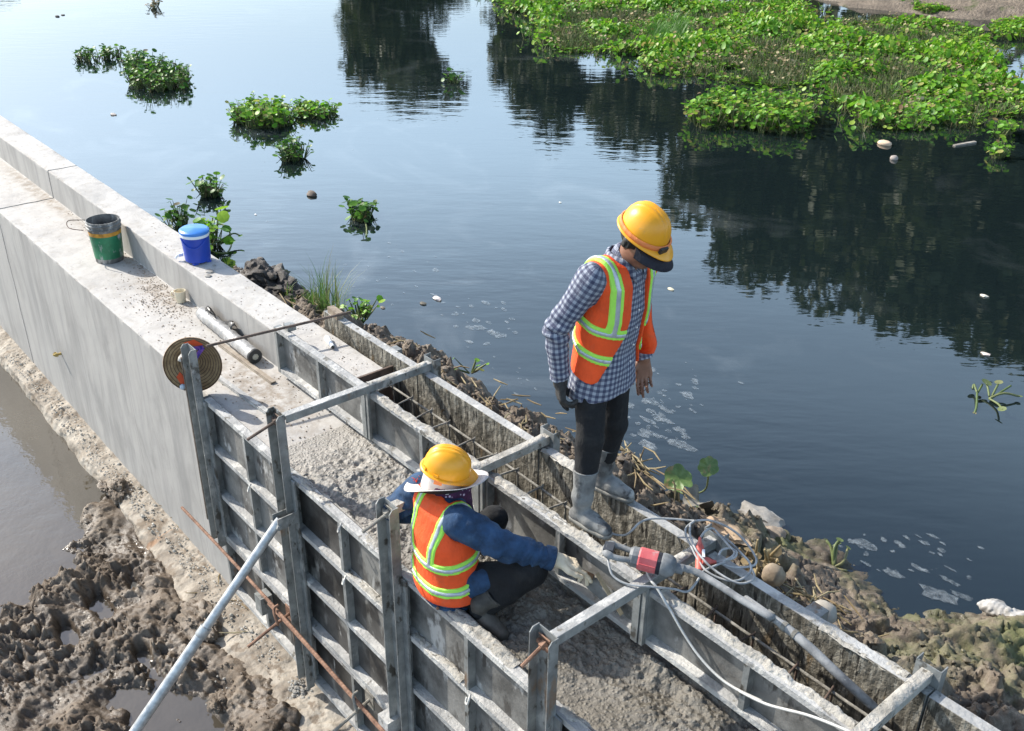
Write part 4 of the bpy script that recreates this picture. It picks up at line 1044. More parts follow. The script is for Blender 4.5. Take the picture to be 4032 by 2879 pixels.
solid('body', g_body, (-3.66, -.14, -.02), (-2.66, .5, .86), .008, M_SKIN, sq)
for s_ in (1, -1): new('eye', MB().ico(hp2(.082, s_ * .032, -.006), .012, 2, 0, 0), M_EYE, sq, smooth=True)
def g_tr(P):
    r = None
    for a, b, c in ((rhip, rkn, rank), (lhip, lkn, lank)):
        q = smin(cone(P, a, b, .094, .070), cone(P, b, c, .070, .052), .02); r = q if r is None else smin(r, q, .02)
    r = smin(r, cone(P, rhip - up * .03, lhip - up * .03, .095, .095), .03)
    r = smax(r, -.02 - P[..., 2], .004)
    return r + folds(P, 13, 3, .0055) + folds(P, 30, 9, .002)
solid('trousers', g_tr, (-3.42, -.06, -.03), (-2.66, .52, .42), .0065, M_BLACKT, sq)
def g_jacket(P):
    r = eloft(P, sp2, [q + .004 for q in rx2], [q + .004 for q in ry2], lat2, fw2)
    r = smin(r, cone(P, rsh + lat2 * .05, lsh - lat2 * .05, .062, .062), .04)
    for a, b, c, sd in ((rsh, rel, rwr, 1), (lsh, lel, lwr, 2)):
        arm = smin(cone(P, a, b, .086, .074), cone(P, b, c, .074, .054), .012); ax_ = nrm(c - a)
        el = np.linalg.norm(P - b, axis=-1); wv = np.linalg.norm(P - (b * .45 + c * .55), axis=-1)
        ph = (P @ ax_) * 98 + 2.4 * np.sin((P @ lat2) * 26) + 4.5 * vnoise3(P * 11, 5)
        arm = arm + (.010 * np.exp(-(el / .13) ** 2) + .012 * np.exp(-(wv / .16) ** 2)) * (.35 + 1.0 * np.abs(vnoise3(P * 9, 8))) * np.sin(ph)
        arm = np.where(np.linalg.norm(P - c, axis=-1) < .1, smax(arm, (P - c) @ nrm(c - b) - .004, .003), arm)
        r = smin(r, arm, .022)
    r = smin(r, cone(P, (-3.08, .05, .11), (-2.97, .15, .18), .080, .07), .03)
    r = r + folds(P, 12, 5, .0055) + folds(P, 28, 6, .002)
    r = smax(r, .02 + .02 * np.sin((P @ lat2) * 9) - P[..., 2], .004)
    return smax(r, -cone(P, nk, nk + up * .2, .062, .07), .006)
jk = solid('denim_jacket', g_jacket, (-3.64, -.13, .0), (-2.68, .46, .66), .006, M_DENIM, sq)
# waistband and cuff
new('cuff', MB().lathe([(.0, -.045), (.058, -.045), (.060, -.002), (.054, .004), (.0, .004)], 20, rwr, rwr - rel), M_DENIM, jk, smooth=True)
new('waistband', MB().tube(catmull([np.array(sp2[1]) - up * .075 + lat2 * .168 * math.sin(q) - fw2 * .118 * math.cos(q) for q in np.linspace(-2.2, 2.2, 15)], 3), .012, 6), M_DENIM, jk, smooth=True)
new('back_button', MB().ico(np.array(sp2[1]) - up * .070 - lat2 * .105 - fw2 * .108, .009, 2, 0, 0), M_RUST, jk, smooth=True)
new('sleeve_button', MB().ico(rwr - nrm(rwr - rel) * .02 + up * .03 - lat2 * .035, .006, 1, 0, 0), M_RUST, jk, smooth=True)
def vb2(P, off):
    r = eloft(P, sp2, [q + .019 for q in rx2], [q + .021 for q in ry2], lat2, fw2)
    r = smin(r, cone(P, rsh + lat2 * .055, lsh - lat2 * .055, .074, .074), .045)
    v = np.sin((P @ lat2) * 75 + 3.0 * vnoise3(P * 7, 2)) * .0022 * (sstep(.0, .25, (P - nk) @ lat2 + .1))
    return r + folds(P, 8, 25, .005, ((1, 0, 0), (0, 1, 0), (0, 0, .4))) + v - off - .016 * (1 - sstep(.06, .24, P[..., 2]))
def vc2(P):
    q = P - np.array((-3.21, .07, .27)); s_ = q @ lat2; f_ = q @ fw2; z = P[..., 2]
    c = np.where(f_ > 0, .05 - np.abs(s_), -1.0)
    hem = np.interp(s_, [-.2, -.05, .2], [.080, .050, .105]) + .0 * f_
    c = smax(c, hem - z, .004)
    for a, b in ((rsh, rel), (lsh, lel)):
        o_ = nrm(a - np.array(sp2[4])); c = smax(c, -cone(P, a + o_ * .030 - up * .02, b + o_ * .12, .078, .082), .004)
    return smax(c, -cone(P, nk + fw2 * .01, nk + up * .2, .078, .085), .004)
lo2, hi2 = (-3.56, -.13, .0), (-2.86, .34, .66)
ve2 = solid('safety_vest', lambda P: smax(vb2(P, 0), vc2(P), .004), lo2, hi2, .0058, M_ORANGE, sq)
z_b = .285
def tr2(P, w):
    q = P - np.array((-3.21, .07, .27)); s_ = q @ lat2; z = P[..., 2] - .10 * (q @ fw2)
    up_ = smax(np.abs(np.abs(s_ - .005) - .098) - w, z_b - z, 0)
    return np.minimum(np.minimum(np.abs(z - z_b) - w, np.abs(z - .165) - w), up_)
solid('lime_tape', lambda P: np.maximum(np.maximum(vb2(P, .006), vc2(P) + .004), tr2(P, .024)), lo2, hi2, .0055, M_LIME, ve2, it=0)
solid('silver_tape', lambda P: np.maximum(np.maximum(vb2(P, .0095), vc2(P) + .006), tr2(P, .0092)), lo2, hi2, .0055, M_SILV, ve2, it=0)
rs2 = random.Random(3); mb = MB()                                   # frayed trim at the left shoulder
for k in range(60):
    p = lsh - lat2 * rs2.uniform(.0, .05) + np.array((0, rs2.uniform(-.05, .06), .06 + rs2.uniform(-.02, .008)))
    mb.tube([p, p + np.array((rs2.uniform(-.02, .02), rs2.uniform(-.02, .02), rs2.uniform(.005, .025)))], [.004, .001], 4)
new('frayed_trim', mb, M_ORANGE2, ve2)
# glove on the trowel
ghd = nrm((.60, .66, -.30))
gl, glo, ghi, gp = hand_fun(rwr + nrm(rwr - rel) * .02, ghd, (.25, .12, -.95), -1, [(.22, .28), (.40, .50), (.55, .7), (.7, .85)], s=1.12, thumb=(.15, .45), thick=1.22)
solid('glove', lambda P: smin(gl(P), cone(P, rwr - nrm(rwr - rel) * .0, rwr + nrm(rwr - rel) * .045, .040, .036), .012) + .0012 * np.sin((P @ nrm(rwr - rel)) * 260) * np.exp(-(np.linalg.norm(P - rwr, axis=-1) / .05) ** 2), glo - .03, ghi + .03, .0042, M_GLOVEC, sq)
lg, l1, l2_, _ = hand_fun(lwr, (.6, .6, -.5), (.2, -.2, -1), 1, [(.6, .8)] * 4, thick=1.15)
solid('glove', lg, l1, l2_, .0055, M_GLOVEC, sq)
boot(rank, (-2.80, .10, .0), np.array((-2.900, .150, .120)), -.055, (M_BOOTD, M_BOOTD))
boot(lank, (-3.10, .36, .0), np.array((-3.245, .285, .16)), -.055, (M_BOOTD, M_BOOTD))
# scarf round face and neck, sun hat, hard hat
def g_scarf(P):
    r = smin(hf2(P) - .012, cone(P, hd - hU * .07, nk - up * .03, .068, .088), .03); r = smin(r, cone(P, nk + fw2 * .07 - up * .01, nk + fw2 * .10 - up * .15 - lat2 * .04, .062, .030), .03)
    r = smax(r, ((P - hp2(0, 0, -.010)) @ hU), .006); return r + folds(P, 22, 31, .006) + folds(P, 45, 32, .002)
solid('scarf', g_scarf, nk - .21, nk + .22, .0062, M_SCARF, sq)
hc2 = hd + hU * .045
hat2, hto2, _ = hard_hat(sq, hc2 - hF * .004, hF, hU, False)
def brim_pt(th, o):
    ct, st = math.cos(th), math.sin(th)
    a1 = .5 + .5 * math.cos(th + 1.2)                      # 1 towards the raised right-front side
    slope = -.30 + 1.35 * a1 ** 1.3
    droop = -.092 + .34 * (.1 + max(0, o)) * ct + slope * max(0, o) + .010 * math.sin(th * 3 + 1) * o / .1
    return hto2((.100 + o * (1 + .12 * ct)) * ct, (.090 + o * .98) * st, droop)
for nm, mt, dz in (('brim', M_HATW, 0.0), ('brim_lining', M_HATU, -.006)):
    V = []; fs = []; os_ = [-.01, .025, .05, .075, .092]
    for k in range(64):
        th = 2 * math.pi * k / 64
        for o in os_: V.append(brim_pt(th, o - (.004 if dz else 0)) + hU * dz)
        if not dz: V.append(brim_pt(th, .094) - hU * .005)
    w_ = len(os_) + (0 if dz else 1)
    for k in range(64):
        for j in range(w_ - 1):
            q = (k * w_ + j, k * w_ + j + 1, ((k + 1) % 64) * w_ + j + 1, ((k + 1) % 64) * w_ + j); fs.append(q if not dz else q[::-1])
    br = new(nm, (np.array(V), fs), mt, sq if not dz else br, smooth=True)
V = []; fs = []
for k in range(48):
    th = 2 * math.pi * k / 48
    for o, z in ((.004, -.090 + .03 * math.cos(th)), (.0, .012)): V.append(hto2((.104 + o) * math.cos(th), (.093 + o) * math.sin(th), z))
for k in range(48): fs.append((k * 2, ((k + 1) % 48) * 2, ((k + 1) % 48) * 2 + 1, k * 2 + 1))
new('sun_hat_crown', (np.array(V), fs), M_HATW, sq, smooth=True)
tg = hto2(-.02, -.108, -.012); new('strap_tab', MB().bar(tg - hF * .02, tg + hF * .02, .008, .022, hU), M_STRAP, hat2)
# trowel held in the right glove
gpt = gp[8]
tw = thing('trowel', (-2.62, .50, .12), 'plasterer\'s steel trowel held in the squatting worker\'s cream glove', 'trowel')
gk = rwr + nrm(rwr - rel) * .02 + ghd * .088; hA = gk + np.array((-.035, -.01, -.028)); hB = gk + np.array((.075, .055, -.050))
new('handle', MB().tube([hA, hA * .5 + hB * .5, hB], [.013, .016, .012], 10), mat_mottle('worn_wood_handle', (.22, .12, .06), (.34, .20, .11), 20, world=False), tw, smooth=True)
bl0 = hB + np.array((.02, .0, -.035))
new('shank', MB().tube([hB, hB + np.array((.03, .012, .008)), hB + np.array((.045, .010, -.030))], .006, 8), M_MUDBAR, tw, smooth=True)
bA = hB + np.array((-.02, .0, -.035)); bB = hB + np.array((.17, .012, -.075))
new('blade', MB().bar(bA, bB, .004, .085, (0.15, .35, .9)), M_PLATE2, tw)
new('edge_strip', MB().bar(hB + np.array((.030, -.010, .045)), hB + np.array((.205, -.005, -.095)), .006, .020, (0, 1, .3)), mat_mottle('mortar_wet_strip', (.16, .13, .08), (.30, .26, .18), 20), tw)
# ================================================================ things on and about the wall
def box_px(crop, s): return lambda x, y: (crop[0] + x / s, crop[1] + y / s)
K1 = box_px((0, 400), 2.03); K2 = box_px((600, 1000), 2.03); KV = box_px((2300, 1900), 2.706); K6 = box_px((2000, 2079), 1.896); K7 = box_px((2900, 1900), 1.659)
def mplain(name, c, rough=.5, metal=0, noise=.12, scale=14): return mat_mottle(name, tuple(q * (1 - noise) for q in c), tuple(min(1, q * (1 + noise)) for q in c), scale, world=False, rough=rough, bump=.12, bd=.003, bscale=90, metal=metal)
# --- paint bucket
bc = np.array((-8.62, .390, 0.0)); bu = thing('paint_bucket', bc, 'dirty green and black paint bucket with bent wire handle on the walkway', 'bucket')
M_BKT = mat_mottle('grimy_black_pail', (.045, .045, .045), (.17, .165, .155), 9, .35, .65, .6, .4, .004, 60, world=False, spots=((10, .54, .64, (.36, .35, .33), (1, 1, .5)),))
M_BKL = mat_mottle('green_pail_label', (.010, .10, .045), (.025, .22, .10), 5, .35, .65, .4, .3, .003, 50, world=False, spots=((8, .56, .64, (.36, .36, .34), (1, 1, .5)), (5, .63, .68, (.012, .03, .02), (1, 1, .7))))
def rr(z): return .118 + .024 * z / .38
new('pail', MB().lathe([(0, .0), (rr(0) - .004, 0), (rr(0), .006), (rr(.36), .36), (rr(.38), .38), (rr(.38) - .006, .38), (rr(.36) - .006, .34), (rr(.02) - .006, .03), (0, .03)], 40, bc), M_BKT, bu, autosmooth=40)
for z in (.318, .352): new('ring', MB().lathe([(rr(z) - .002, z - .008), (rr(z) + .008, z - .005), (rr(z) + .008, z + .005), (rr(z) - .002, z + .008)], 40, bc), M_BKT, bu, smooth=True)
new('label', MB().lathe([(rr(.045) + .0012, .045), (rr(.26) + .0012, .26)], 40, bc), M_BKL, bu, smooth=True)
new('label_stripe', MB().lathe([(rr(.255) + .002, .255), (rr(.29) + .002, .29)], 40, bc), mplain('ochre_label_stripe', (.50, .24, .03), .45, 0, .4), bu, smooth=True)
mm = MB(); th0 = -2.35
for t0 in (-.16, .10):
    for a_ in (0,): 
        V = []; 
        for k in range(5): 
            th = th0 + t0 + .13 * k / 4; V += [bc + np.array((math.cos(th) * (rr(.15) + .003), math.sin(th) * (rr(.15) + .003), .15)), bc + np.array((math.cos(th) * (rr(.17) + .003), math.sin(th) * (rr(.17) + .003), .172))]
        mm.add(V, [(2 * k, 2 * k + 2, 2 * k + 3, 2 * k + 1) for k in range(4)])
new('label_print', mm, mplain('label_dark_print', (.008, .03, .02)), bu)
new('handle', MB().tube(catmull([bc + np.array(q) for q in ((-.02, -.172, .31), (-.18, -.24, .30), (-.30, -.20, .325), (-.20, -.06, .33), (-.12, .10, .345))], 6), .004, 6), M_RUSTD, bu, smooth=True)
mb = MB(); rs = random.Random(8)
for k in range(30): mb.ico(bc + np.array((rs.uniform(-.1, .1), rs.uniform(-.1, .1), .25 + rs.uniform(0, .03))), rs.uniform(.018, .04), 1, k, .4)
mb.bar(bc + np.array((.06, .0, .2)), bc + np.array((.10, .10, .37)), .02, .006)
new('dried_mortar', mb, M_CRUST, bu)
# --- cooler jug
cc = PZ(*K1(1525, 1285), .294); cc = np.array((cc[0], .712, .292)); co = thing('water_cooler', cc, 'blue plastic water cooler with pale lid standing on the parapet', 'cooler')
M_BLUE = mplain('blue_cooler_plastic', (.012, .050, .36), .38, 0, .1); M_LID = mplain('light_blue_lid', (.05, .22, .62), .35, 0, .1); M_WHT = mplain('white_plastic', (.72, .74, .76), .4, 0, .06)
def oval(prof, sx, sy, o, n=36):
    mb = MB().lathe(prof, n); mb.v = [(o[0] + x * sx, o[1] + y * sy, o[2] + z) for x, y, z in mb.v]; return mb
new('body', oval([(0, .012), (.098, .012), (.106, .018), (.116, .215), (.116, .222), (0, .222)], 1.0, .95, cc), M_BLUE, co, autosmooth=40)
for sx, sy in ((1, 1), (1, -1), (-1, 1), (-1, -1)): new('foot', MB().box(cc[0] + sx * .062 - .022, cc[0] + sx * .062 + .022, cc[1] + sy * .055 - .02, cc[1] + sy * .055 + .02, cc[2], cc[2] + .016), M_BLUE, co)
new('white_band', oval([(.0, .222), (.119, .222), (.120, .226), (.120, .242), (.117, .246), (0, .246)], 1.0, .95, cc), M_WHT, co, autosmooth=40)
new('lid', oval([(0, .246), (.120, .246), (.124, .252), (.123, .268), (.108, .279), (.0, .283)], 1.0, .95, cc), M_LID, co, autosmooth=35)
hp_ = [cc + np.array((.118 * math.cos(a), -.112 * math.sin(a) * 1.0, z)) for a, z in ((-.35, .205), (.05, .17), (.5, .145), (1.0, .155), (1.45, .19), (1.75, .215))]
new('handle', MB().tube(catmull(hp_, 5), .0065, 8), M_BLUE, co, smooth=True)
new('spigot', MB().box(cc[0] - .118, cc[0] - .085, cc[1] - .125, cc[1] - .085, cc[2] + .035, cc[2] + .06).tube([cc + np.array((-.105, -.12, .05)), cc + np.array((-.115, -.14, .02))], .009, 8), M_WHT, co)
# --- mug
mc = np.array((-7.42, .475, .001)); q = PZ(*K1(1460, 1600), 0); mc = np.array((q[0], min(q[1] + .02, .50), .002))
mu = thing('mug', mc, 'cream mug standing by the parapet foot', 'mug'); M_MUG = mplain('cream_glaze', (.70, .62, .46), .3, 0, .05)
new('cup', MB().lathe([(0, 0), (.034, 0), (.038, .006), (.046, .10), (.043, .10), (.036, .012), (0, .010)], 28, mc), M_MUG, mu, autosmooth=40)
new('handle', MB().tube(catmull([mc + np.array((-.035, -.022, .08)), mc + np.array((-.062, -.042, .078)), mc + np.array((-.066, -.046, .045)), mc + np.array((-.036, -.022, .022))], 5), .006, 8), M_MUG, mu, smooth=True)
# --- roll of sheeting, angle bars, cone
r0 = PZ(*K2(395, 470), .06); r1 = PZ(*K2(822, 822), .055)
ro = thing('plastic_roll', (r0 + r1) / 2 * np.array((1, 1, 0)), 'long roll of grey plastic sheeting lying on the walkway', 'roll')
M_FILM = mat_mottle('wrinkled_plastic_film', (.16, .16, .158), (.40, .40, .395), 7, .35, .65, .28, .9, .012, 26, world=False, stretch=(1, 1, 1), coat=.3)
mb = MB(); ax_ = nrm(r1 - r0); L_ = np.linalg.norm(r1 - r0); pts = [r0 + ax_ * L_ * k / 30 for k in range(31)]
mb.tube(pts, [.052 * (1 + .06 * math.sin(k * 1.9) * (k < 26)) for k in range(31)], 20); o = new('roll', mb, M_FILM, ro, smooth=True)
new('core', MB().lathe([(.0, .002), (.020, .002), (.020, .004), (.050, .004), (.055, -.002), (.055, -.02), (.05, -.02)], 24, r1, ax_), mplain('dark_core', (.035, .035, .035), .5), ro, autosmooth=40)
new('core_hub', MB().lathe([(0, .012), (.022, .010), (.026, .0)], 7, r1, ax_), mplain('pale_core_hub', (.42, .40, .33), .4), ro)
mb = MB(); rs = random.Random(4); V = []; fs = []
for i in range(9):
    for j in range(5):
        p = r0 + ax_ * (L_ * .06 + i * .055) + np.array((.03, .055, .0)) * (j / 4) + np.array((0, 0, .035 + .045 * math.sin(j * .8 + i * .7) + rs.uniform(-.012, .012)))
        V.append(p)
for i in range(8):
    for j in range(4): fs.append((i * 5 + j, i * 5 + j + 1, i * 5 + j + 6, i * 5 + j + 5))
fl = new('loose_film', (np.array(V), fs), mplain('black_film', (.012, .012, .013), .35, 0, .2), ro, smooth=True)
md = fl.modifiers.new('thick', 'SOLIDIFY'); md.thickness = .004
for (a, b, lb, mt) in ((K2(545, 715), K2(968, 1025), 'narrow brown batten lying beside the plastic roll', mat_mottle('weathered_batten', (.20, .16, .12), (.36, .31, .25), 12, world=False, stretch=(1, 1, 1))),
                       (K2(498, 960), K2(990, 1310), 'pale steel angle bar lying from the hat post to the next post', M_RAIL)):
    A, B = PZ(*a, .014), PZ(*b, .014); t = thing('long_bar', (A + B) / 2 * np.array((1, 1, 0)), lb, 'bar')
    new('flat', MB().bar(A, B, .038, .006), mt, t); d_ = nrm(B - A); sd = np.cross(d_, up)
    new('lip', MB().bar(A + sd * .019 - up * .008, B + sd * .019 - up * .008, .006, .022), mt, t)
k0 = PZ(*K2(1395, 672), .292 + .018); k1 = PZ(*K2(1442, 745), .292 + .018); ka = nrm(k1 - k0)
cn = thing('plastic_cone', (k0 + k1) / 2 * np.array((1, 1, 0)) + up * .29, 'white plastic tie cone lying on the parapet top', 'cone')
new('cone_body', MB().lathe([(0, 0), (.020, 0), (.022, .004), (.014, np.linalg.norm(k1 - k0)), (.009, np.linalg.norm(k1 - k0)), (.008, .03), (0, .03)][:5], 18, k0, ka), M_WHT, cn, autosmooth=40)
new('cone_tip', MB().lathe([(0, .002), (.0125, .002), (.0125, -.006)], 14, k1, ka), mplain('dark_tip', (.03, .03, .03)), cn)
# --- conical hat on the post
hn = nrm(np.array((.80, -.52, .16))); hc3 = PXv(758, 1437, -5.905)
ch = thing('conical_hat', hc3 - up * .19, 'woven conical hat hung hollow side out on a channel post', 'hat')
def mat_straw():
    t = NT('woven_palm_straw'); p = t.coord(True); d = t.n.new('ShaderNodeVectorMath'); d.operation = 'DISTANCE'
    t.l.new(p, d.inputs[0]); d.inputs[1].default_value = tuple(hc3 - hn * .13)
    w = t.n.new('ShaderNodeTexNoise'); t.l.new(p, w.inputs[0]); w.inputs['Scale'].default_value = 60
    c = t.ramp(t.noise(p, 25, 4), [(.3, (.24, .15, .07)), (.7, (.42, .29, .15))])
    return t.set(Base_Color=c, Roughness=.7, Normal=t.bump(w.outputs['Fac'], .4, .004))
M_STRAW = mat_straw(); HR = .192; HD = .105
new('straw_cone', MB().lathe([(.001, -HD), (HR * .5, -HD * .5), (HR, 0), (HR + .003, -.004), (HR * .5 + .003, -HD * .5 - .004), (.001, -HD - .006)], 48, hc3, hn), M_STRAW, ch, smooth=True)
M_HOOP = mplain('dark_bamboo_hoop', (.085, .045, .030), .6)
hx_ = nrm(np.cross(up, hn)); hy_ = np.cross(hn, hx_)
for k in range(1, 11):
    f_ = k / 10.0; new('hoop', MB().tube([hc3 + hn * (-HD * (1 - f_) + .002) + (hx_ * math.cos(a) + hy_ * math.sin(a)) * HR * f_ * .985 for a in np.linspace(0, 2 * math.pi, 41)[:-1]], .0032 if k == 10 else .0018, 5, closed=True), M_HOOP, ch)
def on_hat(x, y, o=.006):             # hat-plane coordinates in units of the radius
    r = math.hypot(x, y); return hc3 + (hx_ * x + hy_ * y) * HR + hn * (-HD * (1 - r) + o)
M_RED = mplain('red_cloth', (.70, .10, .03), .8); M_RIB = mat_mottle('purple_print_ribbon', (.035, .03, .22), (.30, .10, .40), 60, .4, .6, .8, world=False)
for pts in (((-.25, .80), (.15, .92), (.42, .72), (.30, .55), (.0, .70)), ((-.62, -.45), (-.50, -.30), (-.28, -.62), (-.45, -.78)), ((-.35, -.82), (.02, -.62), (.05, -.90), (-.15, -.95))):
    mb = MB(); c0 = np.mean([on_hat(*q) for q in pts], 0); mb.add([c0] + [on_hat(*q) for q in pts], [(0, i + 1, (i + 1) % len(pts) + 1) for i in range(len(pts))]); new('red_patch', mb, M_RED, ch)
mb = MB(); rb = catmull([on_hat(.42, .62, .02), hc3 + hx_ * .03 + hy_ * .05 + hn * .06, on_hat(-.05, -.35, .03), on_hat(-.30, -.70, .012)], 6); w_ = nrm(np.cross(nrm(rb[-1] - rb[0]), hn)) * .014
mb.add([q for p in rb for q in (p - w_, p + w_)], [(2 * i, 2 * i + 1, 2 * i + 3, 2 * i + 2) for i in range(len(rb) - 1)]); new('chin_strap', mb, M_RIB, ch, smooth=True)
mb = MB(); rb = catmull([on_hat(.42, .62, .02), on_hat(.1, .55, .02), on_hat(-.15, .5, .02), on_hat(-.35, .45, .01)], 5); mb.add([q for p in rb for q in (p - hy_ * .014, p + hy_ * .014)], [(2 * i, 2 * i + 1, 2 * i + 3, 2 * i + 2) for i in range(len(rb) - 1)]); new('chin_strap', mb, M_RIB, ch, smooth=True)
new('cloth_wad', MB().ico(hc3 + hx_ * -.035 + hy_ * .06 + hn * .045, .036, 2, 3, .5, (1, 1, .8)), mplain('grey_rag', (.40, .38, .35), .9), ch, smooth=True)
new('label_tag', MB().ico(on_hat(-.42, -.80, .01), .022, 2, 9, .15, (1, 1, 1)), mplain('pale_tag', (.52, .60, .68), .6), ch, smooth=True)
# --- tie rods, bars and prop
def nutrod(a, b, mt, label, nut=True, r=.0085):
    t = thing('tie_rod', a, label, 'tie rod', 'tie rods through the posts'); a = np.array(a, float); b = np.array(b, float); n_ = 24
    new('rod', MB().tube([a + (b - a) * k / n_ for k in range(n_ + 1)], [r * (1 + .1 * (k % 2)) for k in range(n_ + 1)], 8), mt, t)
    if nut:
        d_ = nrm(b - a); c_ = b - d_ * .03
        new('nut', MB().lathe([(0, -.014), (.02, -.014), (.02, .014), (0, .014)], 6, c_, d_), mt, t)
        new('washer_plate', MB().bar(c_ + d_ * .018, c_ + d_ * .024, .07, .075), mt, t)
        sx = nrm(np.cross(d_, up)); new('wing', MB().bar(c_ - sx * .035 + up * .008, c_ + sx * .035 - up * .008, .014, .02), mt, t)
    return t
nutrod((PX[1] - .01, -.27, .335), (PX[1] - .01, -.055, .395), M_RUSTD, 'dark tie rod poking out of the post under the cross beam')
nutrod((PX[2] - .01, -.23, .345), (PX[2] - .01, -.055, .395), M_MUDBAR, 'grey mortar-caked tie rod on the post behind the squatting worker')
nutrod((PX[3] - .005, -.205, .335), (PX[3] - .005, -.058, .395), M_RUST, 'orange rusty tie rod with wing nut at the nearest post')
a_, b_ = PZ(*K2(430, 738), .435), PZ(*K2(1530, 478), .445)
new('steel_bar', rib_bar(a_, b_ + nrm(b_ - a_) * .05, .009), M_RUSTD, loc=(a_ + b_) / 2, label='dark ribbed bar laid from the hat post to the outer form', cat='rebar')
new('clamp_block', MB().box(-5.66, -5.60, .535, .60, .392, .435), M_FRAME, loc=(-5.63, .56, .39), label='small grey clamp block under the ribbed bar', cat='clamp')
new('edge_board', MB().bar((-5.70, .93, .415), (-5.55, .915, .42), .05, .05), mat_mottle('split_wood', (.16, .12, .085), (.34, .28, .21), 14), loc=(-5.6, .92, .39), label='splintered wood wedge on the corner of the outer form', cat='wedge')
for i, (x0, x1, dz, yy, lb) in enumerate(((-6.28, -2.2, 0, -.150, 'long rusty ribbed bar lying across the lower panels'), (-4.95, -2.15, -.040, -.146, 'second rusty ribbed bar running just below the long one'))):
    n_ = int((x1 - x0) / .014); pts = [(x0 + (x1 - x0) * k / n_, yy + .012 * math.sin(k * .02 + i), -1.13 + dz - .012 * math.sin(k / n_ * 3.0)) for k in range(n_ + 1)]
    new('rusty_bar', MB().tube(pts, [.0105 * (1 + .14 * (k % 2)) for k in range(n_ + 1)], 7), M_RUST, loc=((x0 + x1) / 2, yy, -1.15), label=lb, cat='rebar')
for i, (x, mt, lb) in enumerate(((-4.80, M_RUST, 'rusty hooked tie rod sticking out below the galvanised prop'), (-3.83, M_MUDBAR, 'mortar-splashed tie rod sticking out at the foot of the panels'))):
    t = thing('tie_rod', (x, -.06, -1.19), lb, 'tie rod', 'tie rods at the foot'); n_ = 20
    a = np.array((x - .0, -.38, -1.30)); b = np.array((x, -.055, -1.19))
    new('rod', MB().tube([a + (b - a) * k / n_ for k in range(n_ + 1)], [.010 * (1 + .1 * (k % 2)) for k in range(n_ + 1)], 8), mt, t)
    new('hook', MB().tube(catmull([b + np.array(q) for q in ((0, -.10, -.05), (.03, -.115, .0), (.0, -.115, .05), (-.025, -.10, .075), (-.02, -.07, .09))], 5), .0095, 7), mt, t, smooth=True)
    new('washer_plate', MB().box(x - .045, x + .045, -.068, -.060, -1.25, -1.14), mt, t)
new('box_clip', MB().box(-5.135, -5.045, -.150, -.062, -1.34, -1.20), M_FRAME, loc=(-5.09, -.1, -1.34), label='square steel clip hanging under the rusty bar left of the prop', cat='clip')
new('box_clip', MB().box(-3.60, -3.50, -.150, -.062, -1.16, -1.06), M_RAIL, loc=(-3.55, -.1, -1.16), label='mortar-splashed steel clip left of the third post foot', cat='clip')
for i, (x, z) in enumerate(((-5.175, -.36), (-4.02, -.37), (-2.87, -.37), (-4.02, .0))):
    new('form_pin', MB().tube(catmull([(x + .03, -.064, z + .02), (x + .045, -.085, z + .01), (x + .04, -.09, z - .02), (x + .02, -.085, z - .03), (x + .01, -.07, z - .01)], 5), .006, 6), M_RAIL, loc=(x, -.06, z), label='bent wire form pin at a rib crossing ' + ('left of the prop', 'between the second and third posts', 'under the squatting worker', 'on the top rail past the second post')[i], cat='pin', group='form pins', smooth=True)
pt0 = np.array((-4.545, -.165, -.225)); pt1 = np.array((-4.63, -1.78, -1.90)); pa = nrm(pt1 - pt0); PL = np.linalg.norm(pt1 - pt0)
pp = thing('steel_prop', pt1, 'galvanised pipe prop leaning against a post from the mud', 'prop')
M_GALV = mat_mottle('galvanised_pipe', (.30, .315, .325), (.52, .535, .54), 22, .35, .65, .4, .25, .003, 90, metal=.45, world=False)
new('upper_tube', MB().tube([pt0, pt0 + pa * .82], .0275, 18), M_GALV, pp, autosmooth=40); new('lower_tube', MB().tube([pt0 + pa * .80, pt1], .0325, 18), M_GALV, pp, autosmooth=40)
new('collar', MB().lathe([(.028, -.03), (.036, -.03), (.037, .03), (.033, .035)], 18, pt0 + pa * .80, pa), M_GALV, pp, autosmooth=40)
sx = np.array((1, 0, 0)); new('pivot_bolt', MB().tube([pt0 + pa * .04 - sx * .045, pt0 + pa * .04 + sx * .05], .011, 8).lathe([(0, 0), (.020, 0), (.020, .014), (0, .014)], 6, pt0 + pa * .04 + sx * .03, sx), M_FRAME, pp)
new('post_lug', MB().box(pt0[0] - .036, pt0[0] - .028, -.20, -.062, pt0[2] - .05, pt0[2] + .03).box(pt0[0] + .028, pt0[0] + .036, -.20, -.062, pt0[2] - .05, pt0[2] + .03), M_FRAME, pp)
# --- poker vibrator
va = PZ(*KV(530, 790), .530); vb_ = PZ(*KV(800, 862), .520); vd = nrm(vb_ - va); vbn = va + vd * .235
vi = thing('concrete_vibrator', (va + vb_) / 2 * np.array((1, 1, 0)) + up * .46, 'red and grey concrete vibrator with D-shaped handle lying on the cross beam', 'vibrator')
M_VRED = mat_mottle('dusty_red_casing', (.46, .06, .07), (.60, .16, .16), 9, .35, .65, .55, .3, .004, 60, world=False, spots=((7, .56, .66, (.46, .33, .31), (1, 1, 1)),))
M_VGRY = mat_mottle('dusty_grey_casting', (.09, .095, .10), (.26, .27, .275), 9, .35, .65, .6, .4, .004, 50, world=False)
LV = np.linalg.norm(vb_ - va) * 1.18
def hexl(prof, o, ax, n=8): return MB().lathe(prof, n, o, ax)
new('motor_casing', hexl([(0, 0), (.046, 0), (.052, .008), (.052, LV * .62), (.050, LV * .63)], va + vd * .02, vd, 8), M_VRED, vi)
